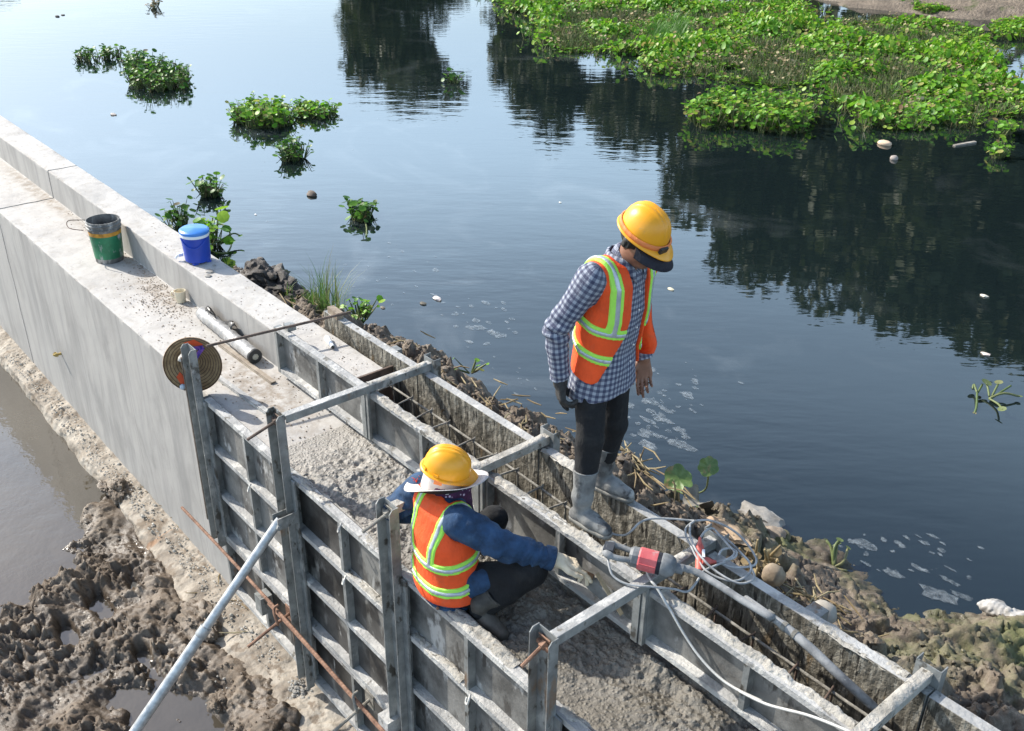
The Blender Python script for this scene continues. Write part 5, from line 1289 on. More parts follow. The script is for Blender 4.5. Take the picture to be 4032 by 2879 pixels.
for s_ in (1, -1): new('casing_seam', MB().bar(va + vd * .03 + np.cross(vd, up) * s_ * .049, va + vd * (.02 + LV * .6) + np.cross(vd, up) * s_ * .049, .006, .02), M_VRED, vi)
new('black_band', hexl([(.0505, 0), (.0505, .018)], va + vd * (.02 + LV * .63), vd, 8), M_CAPD, vi)
new('end_casting', hexl([(.050, 0), (.053, .006), (.052, .040), (.040, .060), (.024, .068), (.023, .10), (0, .10)], va + vd * (.02 + LV * .63 + .018), vd, 12), M_VGRY, vi, autosmooth=40)
new('rear_casting', hexl([(0, -.02), (.038, -.02), (.047, -.006), (.047, .024)], va, vd, 8), M_VGRY, vi)
vs = np.cross(vd, up); vs /= np.linalg.norm(vs)
dh = [va + vs * .030 + vd * -.005, va + vs * .040 - vd * .075, va + vs * .030 - vd * .120 + up * .004, va - vs * .030 - vd * .120 + up * .004, va - vs * .042 - vd * .075, va - vs * .032 - vd * .005]
new('d_handle', MB().tube(catmull(dh, 6), [.019 if 8 < k < 22 else .014 for k in range(31)], 10), M_VGRY, vi, smooth=True)
new('grip', MB().bar(dh[2] + vd * .004, dh[3] + vd * .004, .044, .040), mplain('dark_rubber_grip', (.035, .040, .050), .6), vi)
hs = [va + vd * (LV * .63 + .13)] + [PZ(*KV(x, y), z) for x, y, z in ((1010, 905, .515), (1180, 948, .505), (1420, 1085, .490), (1700, 1265, .475), (2000, 1440, .455))] + [PZ(*K7(x, y), z) for x, y, z in ((60, 760, .440), (300, 930, .41), (470, 1070, .385), (640, 1230, .34), (780, 1360, .285), (905, 1475, .22))]
hs = catmull(hs, 8); nh = len(hs); new('hose', MB().tube(hs, [(.0165 + (.0035 if k > nh * .62 else 0)) * (1 + (.10 * math.sin(k * 2.0) if 4 < k < 16 else 0)) for k in range(nh)], 14), mat_mottle('dusty_rubber_hose', (.15, .155, .16), (.33, .33, .325), 14, .35, .65, .7, .4, .004, 50, world=False, spots=((20, .62, .68, (.42, .41, .39), (1, 1, 1)),)), vi, smooth=True)
for f_ in (.60, .635, .67): j = int(nh * f_); new('hose_ferrule', MB().tube([hs[j], hs[j + 1]], .0225, 14), M_MUDBAR, vi)
# cables
M_CAB = mat_mottle('grey_cable', (.20, .21, .215), (.40, .405, .405), 18, .35, .65, .6, .3, .002, 80, world=False)
def cable(pts, label, r=.0055, mt=None):
    p = catmull(pts, 8); return new('power_cable', MB().tube(p, r, 8), mt or M_CAB, loc=p[len(p) // 2], label=label, cat='cable', smooth=True)
cable([dh[3] - vd * .015] + [PZ(*KV(x, y), z) for x, y, z in ((268, 900, .50), (325, 1010, .475), (470, 1085, .466), (700, 1110, .47), (950, 1135, .44), (1090, 1165, .43), (1170, 1100, .44), (1245, 985, .46), (1270, 945, .465))], 'grey cable looping from the vibrator handle to the red socket')
def cz(pts, z0=.47): return [PZ(*KV(*p[:2]), z0 + (p[2] if len(p) > 2 else 0)) for p in pts]
cable(cz([(295, 545, -.05), (370, 562, -.06), (450, 555, -.03), (520, 500, .0), (590, 430, .0), (700, 388, .0), (900, 386, .0), (1100, 402, .0), (1180, 410, .01)]), 'pale cable arching from the standing worker\'s boot to the coil')
coil = thing('cable_coil', PZ(*KV(1450, 740), .44), 'tangled loops of grey cable lying over the outer form', 'cable coil')
for lp in ([(1180, 408, .01), (1330, 402, .02), (1480, 450, .03), (1600, 520, .03), (1700, 610, .02), (1790, 730, .01), (1835, 830, .0), (1790, 890, .0), (1600, 905, .0), (1450, 860, .01)],
           [(1170, 415, .02), (1090, 480, .02), (1085, 570, .03), (1140, 680, .03), (1200, 800, .02), (1290, 930, .01), (1420, 1010, .0), (1580, 1050, .0), (1700, 1020, .0), (1775, 940, .0), (1760, 850, .01), (1680, 760, .02), (1560, 640, .03), (1450, 560, .04)],
           [(1130, 450, .03), (1130, 560, .03), (1180, 700, .04), (1270, 820, .04), (1370, 920, .02), (1520, 1020, .01), (1650, 1075, .0), (1760, 1060, .0), (1815, 1010, .0), (1790, 930, .0)],
           [(1240, 590, .03), (1290, 520, .05), (1370, 490, .05), (1440, 560, .05), (1530, 660, .04), (1600, 740, .03), (1560, 800, .02), (1440, 845, .01), (1400, 850, .0)],
           [(1430, 780, .02), (1470, 720, .03), (1560, 700, .03), (1625, 740, .03), (1600, 800, .02), (1500, 830, .01), (1410, 850, .01)],
           [(1270, 940, .0), (1400, 885, .01), (1500, 845, .02)]):
    new('loop', MB().tube(catmull(cz(lp, .462), 7), .0055, 7), M_CAB, coil, smooth=True)
M_PLUG = mat_mottle('dusty_red_plug', (.42, .05, .04), (.58, .16, .12), 10, world=False, rough=.55)
s0, s1 = PZ(*KV(1232, 670), .495), PZ(*KV(1225, 945), .455); sd_ = nrm(s1 - s0); so = thing('socket_connector', (s0 + s1) / 2, 'red cable socket standing among the coils', 'socket')
new('socket_body', MB().lathe([(0, -.012), (.012, -.012), (.016, 0), (.020, .01), (.020, .045), (.0175, .05), (.0185, np.linalg.norm(s1 - s0)), (0, np.linalg.norm(s1 - s0))], 14, s0, sd_), M_PLUG, so, autosmooth=40)
new('white_face', MB().bar(PZ(*KV(1272, 720), .515), PZ(*KV(1272, 800), .50), .012, .014), M_WHT, so)
new('cable_gland', MB().tube([s0 - sd_ * .045, s0 - sd_ * .01], [.006, .010], 8), M_PLUG, so)
s0, s1 = PZ(*KV(1255, 835), .480), PZ(*KV(1405, 850), .470); sd_ = nrm(s1 - s0); L_ = np.linalg.norm(s1 - s0)
new('plug_connector', MB().lathe([(0, 0), (.019, 0), (.019, L_ * .45), (.012, L_ * .7), (.008, L_), (0, L_)], 14, s0, sd_), M_PLUG, loc=(s0 + s1) / 2, label='dusty red plug lying beside the socket', cat='plug', autosmooth=40)
cable([PZ(*KV(665, 945), .45), PZ(*KV(715, 1050), .462), PZ(*K6(1110, 445), .45)] + [PY_(*K6(x, y), .488) for x, y in ((1210, 610), (1320, 800), (1430, 960), (1560, 1100), (1700, 1200), (1900, 1295))] + [PY_(*K7(x, y), .470) for x, y in ((20, 1362), (200, 1450), (480, 1525), (740, 1630), (900, 1720))], 'long pale cable running down from the vibrator along the near walkway', .0062, mplain('pale_grey_cable', (.46, .46, .44), .55))
# --- loose stones, grit and rubbish
M_STONE = mat_mottle('grey_stone', (.16, .15, .135), (.36, .345, .315), 6, world=False, rough=.85, bump=.6, bd=.008, bscale=30)
M_STONEB = mat_mottle('brown_stone', (.15, .115, .085), (.33, .27, .21), 6, world=False, rough=.85, bump=.6, bd=.008, bscale=30)
def stones(name, pts, mat, label, parent=None, kind='stuff', sub=1):
    mb = MB()
    for i, (p, r) in enumerate(pts): mb.ico(p, r, sub, i, .35, (1, .85, .6))
    return new(name, mb, mat, parent, label=label, kind=kind)
rs = random.Random(12); pts = []
for k in range(420):                     # grit swept against the foot of the parapet
    x = rs.triangular(-10.4, -5.9, -7.9); y = .555 - abs(rs.gauss(0, .06)); pts.append(((x, y, .002), rs.uniform(.002, .007)))
for k in range(420):
    c_ = rs.choice(((-7.75, .42, .20), (-7.35, .40, .16), (-7.55, .30, .25))); pts.append(((rs.gauss(c_[0], c_[2] * 1.3), min(.55, rs.gauss(c_[1], c_[2] * .4)), .002), rs.uniform(.002, .008)))
for k in range(300): pts.append(((rs.uniform(-7.2, -4.9), rs.uniform(.05, .54), .002), rs.uniform(.002, .008)))
for k in range(160): pts.append(((rs.uniform(-8.5, -4.95), rs.uniform(.59, .84), .291), rs.uniform(.002, .007)))
stones('grit', pts, M_STONEB, 'brown grit and crumbs scattered on the walkway')
pts = []
for k in range(900):
    x = rs.uniform(-11, -5.0); y = -rs.uniform(.02, .20); pts.append(((x, y, -1.748 + rs.uniform(-.01, .006)), rs.uniform(.003, .012) * (2 if k % 17 == 0 else 1)))
stones('footing_rubble', pts, M_CRUST, 'crumbled mortar along the top of the footing')
pts = []
g0 = vz(672, 1548, -1.86)
for k in range(2600):
    x = g0[0] + rs.gauss(.05, .28); y = g0[1] + rs.gauss(-.05, .16); h_ = max(0, .10 - .22 * math.hypot(x - g0[0], (y - g0[1]) * 1.4)); pts.append(((x, y, -1.83 + h_ * rs.uniform(.4, 1)), rs.uniform(.006, .020)))
stones('gravel', pts, M_STONE, 'heap of grey gravel spilled at the foot of the panels')
pts = []
def mud_z(x, y): return MUDZ[min(len(MUDX) - 1, np.searchsorted(MUDX, x)), min(len(MUDY) - 1, np.searchsorted(MUDY, y))]
for k in range(3200):
    x = rs.uniform(-9.2, -3.4); y = rs.uniform(-3.2, -.35); z = mud_z(x, y)
    if z > ZP + .005: pts.append(((x, y, z), rs.uniform(.004, .016) * (1.6 if k % 9 == 0 else 1)))
stones('mud_crumbs', pts, M_MUDL, 'small clay crumbs scattered over the trampled mud')
def lump(name, px, z, r, sq, mat, label, cat='stone', sub=3, rough=.3, seed=0, group=None, sink=.35):
    c_ = vz(*px, z); return new(name, MB().ico(c_ + up * (r * sq[2] * (1 - sink)), r, sub, seed, rough, sq, 1.6), mat, loc=c_, label=label, cat=cat, group=group, autosmooth=38)
lump('stone', (1684, 1157), ZR, .125, (1.2, .62, .40), M_STONE, 'pale flat stone at the water edge beyond the cable coil', seed=3, rough=.35)
lump('stone', (1622, 1192), -.22, .12, (1.3, .55, .35), mat_mottle('tan_bark_slab', (.30, .20, .12), (.48, .36, .24), 9, world=False), 'tan broken slab lying behind the cable coil', seed=7, rough=.35)
lump('stone', (1735, 1200), ZR + .05, .06, (1, .8, .7), M_MUDR, 'brown clod at the water edge past the flat stone', seed=8)
lump('stone', (1718, 1195), ZR + .08, .075, (1, .8, .6), M_STONEB, 'brown stone beside the clod at the water edge', seed=9)
lump('coconut', (1716, 1290), -.12, .064, (1, .9, .95), mat_mottle('old_coconut', (.16, .12, .085), (.36, .29, .20), 8, world=False), 'old brown coconut beside the outer form and dead stalks', 'coconut', seed=2, rough=.12)
lump('coconut', (1826, 1372), -.08, .066, (1.1, .9, .85), mat_mottle('pale_coconut', (.22, .20, .17), (.42, .39, .34), 8, world=False), 'pale weathered coconut tucked against the outer form', 'coconut', seed=4, rough=.12)
new('steel_clip', MB().box(-1.745, -1.665, .958, 1.04, .24, .375), M_FRAME, loc=(-1.7, 1.0, .24), label='open steel clip on the outside of the outer form', cat='clip')
new('steel_clip', MB().box(-5.02, -4.95, .958, 1.02, .27, .37), M_FRAME, loc=(-4.98, 1.0, .27), label='grey steel clip outside the far outer form', cat='clip')
cb = np.array((-7.03, .73, .292))
for i, (dx, dy, r) in enumerate(((0, 0, .035), (.07, -.05, .028), (-.10, .10, .016))):
    c_ = PZ(*((K1(1672, 1355), K1(1660, 1392), K1(1712, 1310))[i]), .295); new('tile_chip', MB().ico(c_, r * 1.15, 1, i + 3, .3, (1.2, .9, .22)), M_STONE, loc=c_, label=('larger flat grey chip beside the cooler', 'smaller flat grey chip beside the cooler', 'round pebble past the chips beside the cooler')[i], cat='stone chip', group='chips beside the cooler')
# white sack on the shore
c_ = np.zeros(3); V, F = nets(lambda P: smin(smin(ell(P, c_ + np.array((0, 0, .07)), np.eye(3), (.22, .10, .07)), ell(P, c_ + np.array((.16, .03, .10)), np.eye(3), (.12, .07, .06)), .04), ell(P, c_ + np.array((-.15, -.02, .04)), np.eye(3), (.13, .08, .05)), .03) + folds(P, 16, 4, .022) + folds(P, 34, 5, .008), c_ - np.array((.42, .25, .05)), c_ + np.array((.42, .25, .28)), .012)
c_ = vz(2230, 1372, ZR + .05); V = V * .55 + c_
new('plastic_sack', (V, F), mat_mottle('torn_white_sack', (.22, .21, .195), (.48, .465, .44), 14, world=False, rough=.6), loc=c_, label='crumpled white plastic sack on the muddy shore', cat='sack', smooth=True)
# distinct stones in the trodden clay
SL = [((268, 1100), .11, (1.3, .9, .8), 'wet clod at the tip of the mud island beside the footing'), ((447, 1392), .15, (1.4, .8, .6), 'largest clay clod, dark on its shaded side, below the footing'),
      ((484, 1567), .055, (1.2, .9, .7), 'small square clod between prop and gravel'),
      ((232, 1086), .05, (1.7, .8, .6), 'small lone clod sticking out of the pool')]
for i, (px, r, sq, lb) in enumerate(SL):
    lump('clay_clod', px, ZP + .05, r, sq, M_MUDL, lb, 'clod', 5, .42, 20 + i, 'clods in the trampled mud', .3)
# dark peat clods at the wall foot on the river side
for i, (px, r, sq) in enumerate((((578, 640), .20, (1.1, .9, .7)), ((612, 655), .22, (1.3, .9, .6)), ((640, 672), .18, (1.2, .9, .6)))):
    lump('peat_clod', px, -.12, r, sq, M_MUDD, ('dark wet clod at the far end of the heap behind the wall', 'biggest dark wet clod in the heap behind the wall', 'dark wet clod nearest the tall grass')[i], 'clod', 5, .5, 40 + i, 'dark clods behind the wall', .45)

q = PY_(241, 1392, 0); new('tie_stub', MB().tube([q + np.array((0, .02, 0)), q + np.array((0, -.05, .0))], [.016, .012], 8).ico(q + np.array((.005, -.05, .005)), .022, 2, 3, .5), mplain('ochre_tie_plug', (.42, .30, .10), .8), loc=q, label='small ochre tie stub poking from the wall face', cat='tie stub')

# loose clods and crumbs lying all over the river bank
def bank_z(x, y): return BKZ[min(len(BKX) - 1, np.searchsorted(BKX, x)), min(len(BKY) - 1, np.searchsorted(BKY, y))]
pts = []
for k in range(5200):
    x = rs.uniform(-8.2, -.4); y = .96 + abs(rs.gauss(0, .55)); 
    if y > 3.2: continue
    z = bank_z(x, y)
    if z > ZR - .01: pts.append(((x, y, z), rs.uniform(.006, .018) * (2.0 if k % 11 == 0 else 1)))
stones('bank_crumbs', pts, M_MUDR, 'crumbled clods scattered over the river bank')
# ================================================================ vegetation
def mat_leaf(name, stops, rough=.35, trans=.25):
    t = NT(name); g = t.n.new('ShaderNodeNewGeometry'); r = g.outputs['Random Per Island']
    c = t.ramp(r, stops); p = t.coord(); c = t.mix(t.rng(t.noise(p, 30, 2), .4, .7, 0, .25), c, tuple(q * .7 for q in stops[0][1]))
    t.set(Base_Color=c, Roughness=rough)
    tr = t.n.new('ShaderNodeBsdfTranslucent'); t.l.new(c, tr.inputs[0]); mx = t.n.new('ShaderNodeMixShader'); mx.inputs[0].default_value = trans
    t.l.new(t.b.outputs[0], mx.inputs[1]); t.l.new(tr.outputs[0], mx.inputs[2]); t.l.new(mx.outputs[0], t.n['Material Output'].inputs[0]); return t.m
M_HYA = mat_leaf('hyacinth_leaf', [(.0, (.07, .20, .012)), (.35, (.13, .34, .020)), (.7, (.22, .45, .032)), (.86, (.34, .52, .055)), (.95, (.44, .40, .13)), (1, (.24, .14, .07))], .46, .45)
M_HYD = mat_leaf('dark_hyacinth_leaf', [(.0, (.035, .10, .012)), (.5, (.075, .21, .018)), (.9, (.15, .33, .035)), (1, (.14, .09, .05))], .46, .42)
M_STK = mat_leaf('hyacinth_stalk', [(0, (.06, .11, .03)), (.6, (.14, .17, .06)), (1, (.22, .18, .09))], .5, .1)
M_GRASS = mat_leaf('grass_blade', [(0, (.05, .12, .02)), (.6, (.12, .22, .05)), (.9, (.26, .26, .10)), (1, (.34, .28, .14))], .5, .35)
M_TREE = mat_leaf('tree_leaf', [(0, (.035, .050, .014)), (.5, (.055, .080, .020)), (1, (.085, .10, .030))], .6, .25)
M_BARK = mat_mottle('bark', (.06, .05, .04), (.15, .125, .10), 4, rough=.9)
M_DRY = mat_leaf('dry_leaf', [(0, (.20, .14, .07)), (.5, (.32, .25, .13)), (1, (.42, .36, .22))], .7, .2)
def leaves_np(c, n, u, size, k=8, cup=.18):
    """many round cupped leaves: centres, normals, axis, size -> verts, faces (fans)"""
    N = len(c); w = np.cross(n, u); a = np.linspace(0, 2 * np.pi, k, endpoint=False)
    rad = 1 - .16 * np.cos(a) ** 2 + .08 * np.cos(a); ca, sa = np.cos(a) * rad, np.sin(a) * rad
    rim = c[:, None] + size[:, None, None] * (u[:, None] * ca[None, :, None] + w[:, None] * sa[None, :, None]) + (n * (size * cup)[:, None])[:, None]
    V = np.concatenate([c[:, None], rim], 1).reshape(-1, 3); b = (np.arange(N) * (k + 1))[:, None]; i = np.arange(k)
    F = np.stack([np.broadcast_to(b, (N, k)), b + 1 + i, b + 1 + (i + 1) % k], -1).reshape(-1, 3); return V, F
def stalks_np(a, b, r):
    N = len(a); d = b - a; x = np.cross(d, np.array([.3, .2, 1.0])); x /= np.linalg.norm(x, axis=1)[:, None] + 1e-9; y = np.cross(d, x); y /= np.linalg.norm(y, axis=1)[:, None] + 1e-9
    m = (a + b) / 2; V = []
    for q, rr_ in ((a, 1.0), (m, 1.25), (b, .6)):
        for t in (0, 2.094, 4.189): V.append(q + (x * math.cos(t) + y * math.sin(t)) * (r * rr_)[:, None])
    V = np.stack(V, 1).reshape(-1, 3); b_ = (np.arange(N) * 9)[:, None]; F = []
    for s_ in (0, 3):
        for t in range(3): F.append(b_ + np.array([[s_ + t, s_ + (t + 1) % 3, s_ + 3 + (t + 1) % 3, s_ + 3 + t]]))
    return V, np.concatenate(F, 0)
def rosettes(pos, rng, hmin=.06, hmax=.20, smin_=.024, smax_=.047, lo=6, hi=11):
    C = []; Nn = []; U = []; S = []; A = []; B = []; R_ = []
    for p in pos:
        sc = rng.uniform(.75, 1.2)
        for k in range(rng.integers(lo, hi)):
            th = rng.uniform(0, 2 * np.pi); o = np.array([np.cos(th), np.sin(th), 0]); out = rng.uniform(.03, .13) * sc; h = rng.uniform(hmin, hmax) * sc
            tip = p + o * out + np.array([0, 0, h]); n = nrm(np.array([rng.normal(0, .35), rng.normal(0, .35), 1.0]) + o * rng.uniform(-.4, .9)); u = nrm(o - n * (o @ n))
            s = rng.uniform(smin_, smax_) * sc; C.append(tip + u * s * .7); Nn.append(n); U.append(u); S.append(s); A.append(p + o * .01 - np.array([0, 0, .02])); B.append(tip); R_.append(rng.uniform(.004, .008))
    return leaves_np(np.array(C), np.array(Nn), np.array(U), np.array(S)), stalks_np(np.array(A), np.array(B), np.array(R_))
def scatter_poly(poly, n, rng, mind=.0):
    poly = np.array(poly); lo, hi = poly.min(0), poly.max(0); out = np.zeros((0, 2))
    while len(out) < n:
        p = rng.uniform(lo, hi, (n * 3, 2)); p = p[sd_poly(p[:, 0], p[:, 1], [np.array(q) for q in poly]) < 0]; out = np.concatenate([out, p])
    return out[:n]
def px_poly(pts, z=ZR): return [PZ(x, y, z)[:2] for x, y in pts]
def hyacinth(name, poly_px, n, seed, label, group, mat=None, **kw):
    rng = np.random.default_rng(seed); poly = px_poly(poly_px); p2 = scatter_poly(poly, n, rng); pos = np.concatenate([p2, np.full((n, 1), ZR)], 1)
    (lv, lf), (sv, sf) = rosettes(pos, rng, **kw); c = np.array([*p2.mean(0), ZR]); o = thing(name, c, label, 'water plant', group)
    new('leaves', (lv, lf), mat or M_HYA, o, smooth=True); new('stalks', (sv, sf), M_STK, o); return o
def ellp(cx, cy, rx, ry): return [((cx + rx * math.cos(a)) * V_, (cy + ry * math.sin(a)) * V_) for a in np.linspace(0, 6.283, 13)[:-1]]
G_ = 'floating hyacinth clumps'
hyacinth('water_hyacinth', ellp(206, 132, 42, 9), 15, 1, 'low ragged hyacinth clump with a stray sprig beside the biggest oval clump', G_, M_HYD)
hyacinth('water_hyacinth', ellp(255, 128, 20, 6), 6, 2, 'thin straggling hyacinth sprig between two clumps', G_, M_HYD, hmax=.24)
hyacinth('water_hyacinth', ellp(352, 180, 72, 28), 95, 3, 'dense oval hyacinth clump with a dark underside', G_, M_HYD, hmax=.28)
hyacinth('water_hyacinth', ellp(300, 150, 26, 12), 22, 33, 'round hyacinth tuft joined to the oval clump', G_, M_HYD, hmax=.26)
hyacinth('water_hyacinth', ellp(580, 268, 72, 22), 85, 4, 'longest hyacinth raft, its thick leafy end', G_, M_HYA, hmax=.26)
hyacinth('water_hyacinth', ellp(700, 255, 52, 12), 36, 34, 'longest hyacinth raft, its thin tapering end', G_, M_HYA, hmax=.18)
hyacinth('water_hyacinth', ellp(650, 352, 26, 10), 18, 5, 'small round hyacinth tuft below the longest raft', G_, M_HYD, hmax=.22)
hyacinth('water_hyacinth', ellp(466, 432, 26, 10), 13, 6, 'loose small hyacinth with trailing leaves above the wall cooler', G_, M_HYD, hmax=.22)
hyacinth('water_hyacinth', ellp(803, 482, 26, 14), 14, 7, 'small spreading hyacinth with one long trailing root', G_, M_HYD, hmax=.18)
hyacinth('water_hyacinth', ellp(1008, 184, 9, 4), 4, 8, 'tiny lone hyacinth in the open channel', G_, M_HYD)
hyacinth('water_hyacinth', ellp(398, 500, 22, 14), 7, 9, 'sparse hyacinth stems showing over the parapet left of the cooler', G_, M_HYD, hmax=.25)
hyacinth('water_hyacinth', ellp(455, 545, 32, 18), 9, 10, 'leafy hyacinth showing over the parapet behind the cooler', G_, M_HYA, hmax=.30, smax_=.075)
hyacinth('water_hyacinth', ellp(345, 18, 14, 4), 5, 11, 'withered brown hyacinth far out on the pale water', G_, M_DRY)
hyacinth('water_hyacinth', ellp(2225, 300, 20, 8), 11, 12, 'small bright hyacinth tuft off the edge of the big mat', G_)
hyacinth('water_hyacinth', ellp(2215, 348, 16, 6), 7, 13, 'smaller bright hyacinth tuft beyond the floating stick', G_)
# sprawling sprigs of bare stems
def sprig(px, label, seed, pts, mat_l=None):
    rng = np.random.default_rng(seed); c = vz(*px, ZR); o = thing('water_sprig', c, label, 'water plant'); mb = MB(); C = []; N_ = []; U = []; S = []
    for line, lf in pts:
        q = [vz(*p[:2], ZR) + up * p[2] for p in line]; mb.tube(catmull(q, 4), [.008, *([.009] * (4 * (len(q) - 1) - 1)), .005], 6)
        if lf:
            C.append(q[-1]); n = nrm((rng.normal(0, .3), rng.normal(0, .3), 1)); u = nrm(np.cross(n, (1, .3, 0))); N_.append(n); U.append(u); S.append(lf)
    new('stems', mb, M_STK, o, smooth=True)
    if C: lv = leaves_np(np.array(C), np.array(N_), np.array(U), np.array(S)); new('leaves', lv, mat_l or M_HYA, o, smooth=True)
sprig((2205, 890), 'pale broken water plant floating alone on dark blue water', 5, [([(2195, 890, .02), (2215, 905, .03), (2222, 922, .05)], .035), ([(2195, 890, .02), (2225, 888, .06), (2262, 888, .03)], .025), ([(2195, 888, .03), (2190, 876, .06), (2185, 870, .08)], .045), ([(2200, 890, .02), (2230, 880, .07), (2240, 878, .09)], 0), ([(2200, 888, .02), (2212, 872, .09)], .035), ([(2168, 880, .03), (2160, 866, .05), (2158, 872, .03)], .03), ([(2168, 880, .03), (2168, 905, .01), (2164, 918, .0)], .015), ([(2168, 880, .02), (2178, 868, .06)], .02)], M_STK)
sprig((1850, 1262), 'uprooted water plant with pale stalks close to the shore', 6, [([(1850, 1265, .02), (1840, 1245, .10), (1828, 1235, .12)], .02), ([(1850, 1265, .02), (1852, 1245, .12)], .03), ([(1850, 1265, .02), (1870, 1262, .05), (1878, 1240, .08)], .02), ([(1850, 1268, .02), (1832, 1272, .03)], .04), ([(1850, 1268, .02), (1868, 1275, .03), (1880, 1274, .02)], 0), ([(1850, 1265, .0), (1846, 1250, .11), (1856, 1240, .14)], .025)], M_STK)
sprig((490, 545), 'long bent hyacinth runner curling out from behind the cooler', 7, [([(460, 555, .05), (485, 530, .16), (510, 535, .14), (515, 548, .06)], .05), ([(455, 560, .04), (490, 550, .08), (520, 538, .10), (536, 540, .08)], .03), ([(455, 558, .04), (480, 565, .02), (505, 565, .02), (516, 552, .05)], .02), ([(455, 556, .05), (470, 535, .14), (478, 522, .2)], .05)])
sprig((815, 500), 'trailing root of the small spreading hyacinth', 8, [([(808, 490, .02), (814, 505, .01), (814, 525, .01)], .02)])
# the large far mat
rng = np.random.default_rng(77)
MAT1 = [(1940, -10), (1985, 40), (2080, 62), (2120, 120), (2130, 165), (2230, 215), (2330, 205), (2420, 215), (2530, 222), (2535, 285), (2640, 300), (2760, 300), (2900, 335), (3050, 348), (3150, 335), (3270, 350), (3290, 430), (3380, 480), (3420, 510), (3560, 512), (3700, 500), (3830, 512), (3900, 480), (3960, 455), (4060, 470), (4060, 400), (3960, 370), (3930, 300), (3890, 230), (3850, 150), (3700, 100), (3500, 85), (3330, 95), (3210, 130), (3190, 60), (3100, 40), (3060, -10), (2960, -10), (2900, 25), (2700, 35), (2560, 40), (2500, -10)]
poly = px_poly(MAT1); n = 9000; p2 = scatter_poly(poly, n, rng); p2 = p2 + np.where(rng.uniform(0, 1, (n, 1)) < .16, rng.normal(0, .38, (n, 2)), 0)
keep = (fbm(p2[:, 0] * .5, p2[:, 1] * .5, 3, 5) > -.62); p2 = p2[keep]
hg = .75 + .55 * np.clip(fbm(p2[:, 0] * .45 + 9, p2[:, 1] * .45, 3, 8) + .25, -.4, 1)
(lv, lf), (sv, sf) = rosettes(np.concatenate([p2, np.full((len(p2), 1), ZR)], 1), rng, .04, .20, .019, .053, 5, 8)
mt = bpy.data.objects.new('hyacinth_mat', None); COL.objects.link(mt); mt['kind'] = 'stuff'; mt['label'] = 'broad bright green mat of water hyacinth along the far bank'; ORIG[mt] = np.zeros(3)
lv[:, 2] = ZR + (lv[:, 2] - ZR) * (.65 + 1.5 * np.clip(fbm(lv[:, 0] * .55 + 9, lv[:, 1] * .55, 3, 8) + .15, -.3, .9))
new('leaves', (lv, lf), M_HYA, mt, smooth=True, kind='stuff')
p3 = scatter_poly(poly, 1100, rng); p3 = p3[fbm(p3[:, 0] * .6 + 3, p3[:, 1] * .6, 3, 15) > .05]; (dl, df), _s = rosettes(np.concatenate([p3, np.full((len(p3), 1), ZR)], 1), rng, .08, .24, .015, .035, 5, 9); new('dead_leaves', (dl, df), M_DRY, mt, smooth=True, kind='stuff'); new('stalks', (sv, sf), M_STK, mt, kind='stuff')
MAT2 = [(2708, 470), (2790, 420), (2850, 385), (2940, 420), (3010, 415), (3110, 420), (3180, 470), (3170, 520), (3080, 535), (2960, 520), (2860, 500), (2760, 515)]
poly = px_poly(MAT2); p2 = scatter_poly(poly, 330, rng); (lv, lf), (sv, sf) = rosettes(np.concatenate([p2, np.full((len(p2), 1), ZR)], 1), rng, .06, .30, .022, .048, 6, 11)
m2 = thing('water_hyacinth', (*p2.mean(0), ZR), 'separate hyacinth island floating in front of the big mat', 'water plant', G_); new('leaves', (lv, lf), M_HYA, m2, smooth=True); new('stalks', (sv, sf), M_STK, m2)
for i, pp_ in enumerate(([(3560, 30), (3650, 60), (3760, 60), (3640, 35), (3500, 15)], [(3900, 110), (4060, 90), (4060, 150), (3930, 160)], [(2200, -10), (2300, 20), (2500, 10), (2600, -10)])):
    hyacinth('water_hyacinth', pp_, 110 + 60 * (i == 1), 60 + i, ('low green fringe at the foot of the far earth bank', 'green hyacinth fringe against the far bank corner', 'hyacinth patch beyond the dark open water')[i], G_)
def blades(cs, rng, n, hgt, spread, mat_, name, parent, lean=.5, wid=.006):
    V = []; F = []
    for c in cs:
        for k in range(n):
            th = rng.uniform(0, 6.28); o = np.array([math.cos(th), math.sin(th), 0]); b = c + o * rng.uniform(0, spread); h = rng.uniform(.4, 1) * hgt; ln = rng.uniform(.1, 1) * lean * h; w = np.array([-o[1], o[0], 0]) * wid; i0 = len(V)
            for t in (0, .4, .75, 1):
                p = b + up * h * (t - .25 * t * t) + o * ln * t * t; V += [p - w * (1 - t), p + w * (1 - t)]
            F += [(i0 + 2 * j, i0 + 2 * j + 1, i0 + 2 * j + 3, i0 + 2 * j + 2) for j in range(3)]
    return new(name, (np.array(V), np.array(F)), mat_, parent)
gcs = [PZ(rng.uniform(2560, 2700), rng.uniform(110, 200), ZR) for k in range(60)]
gt = thing('reed_tuft', np.mean(gcs, 0), 'thick tuft of fine green grass rising from the hyacinth mat', 'grass'); blades(gcs, rng, 26, .55, .15, mat_leaf('bright_reed', [(0, (.06, .17, .02)), (1, (.14, .30, .05))], .5, .35), 'blades', gt, .7, .012)
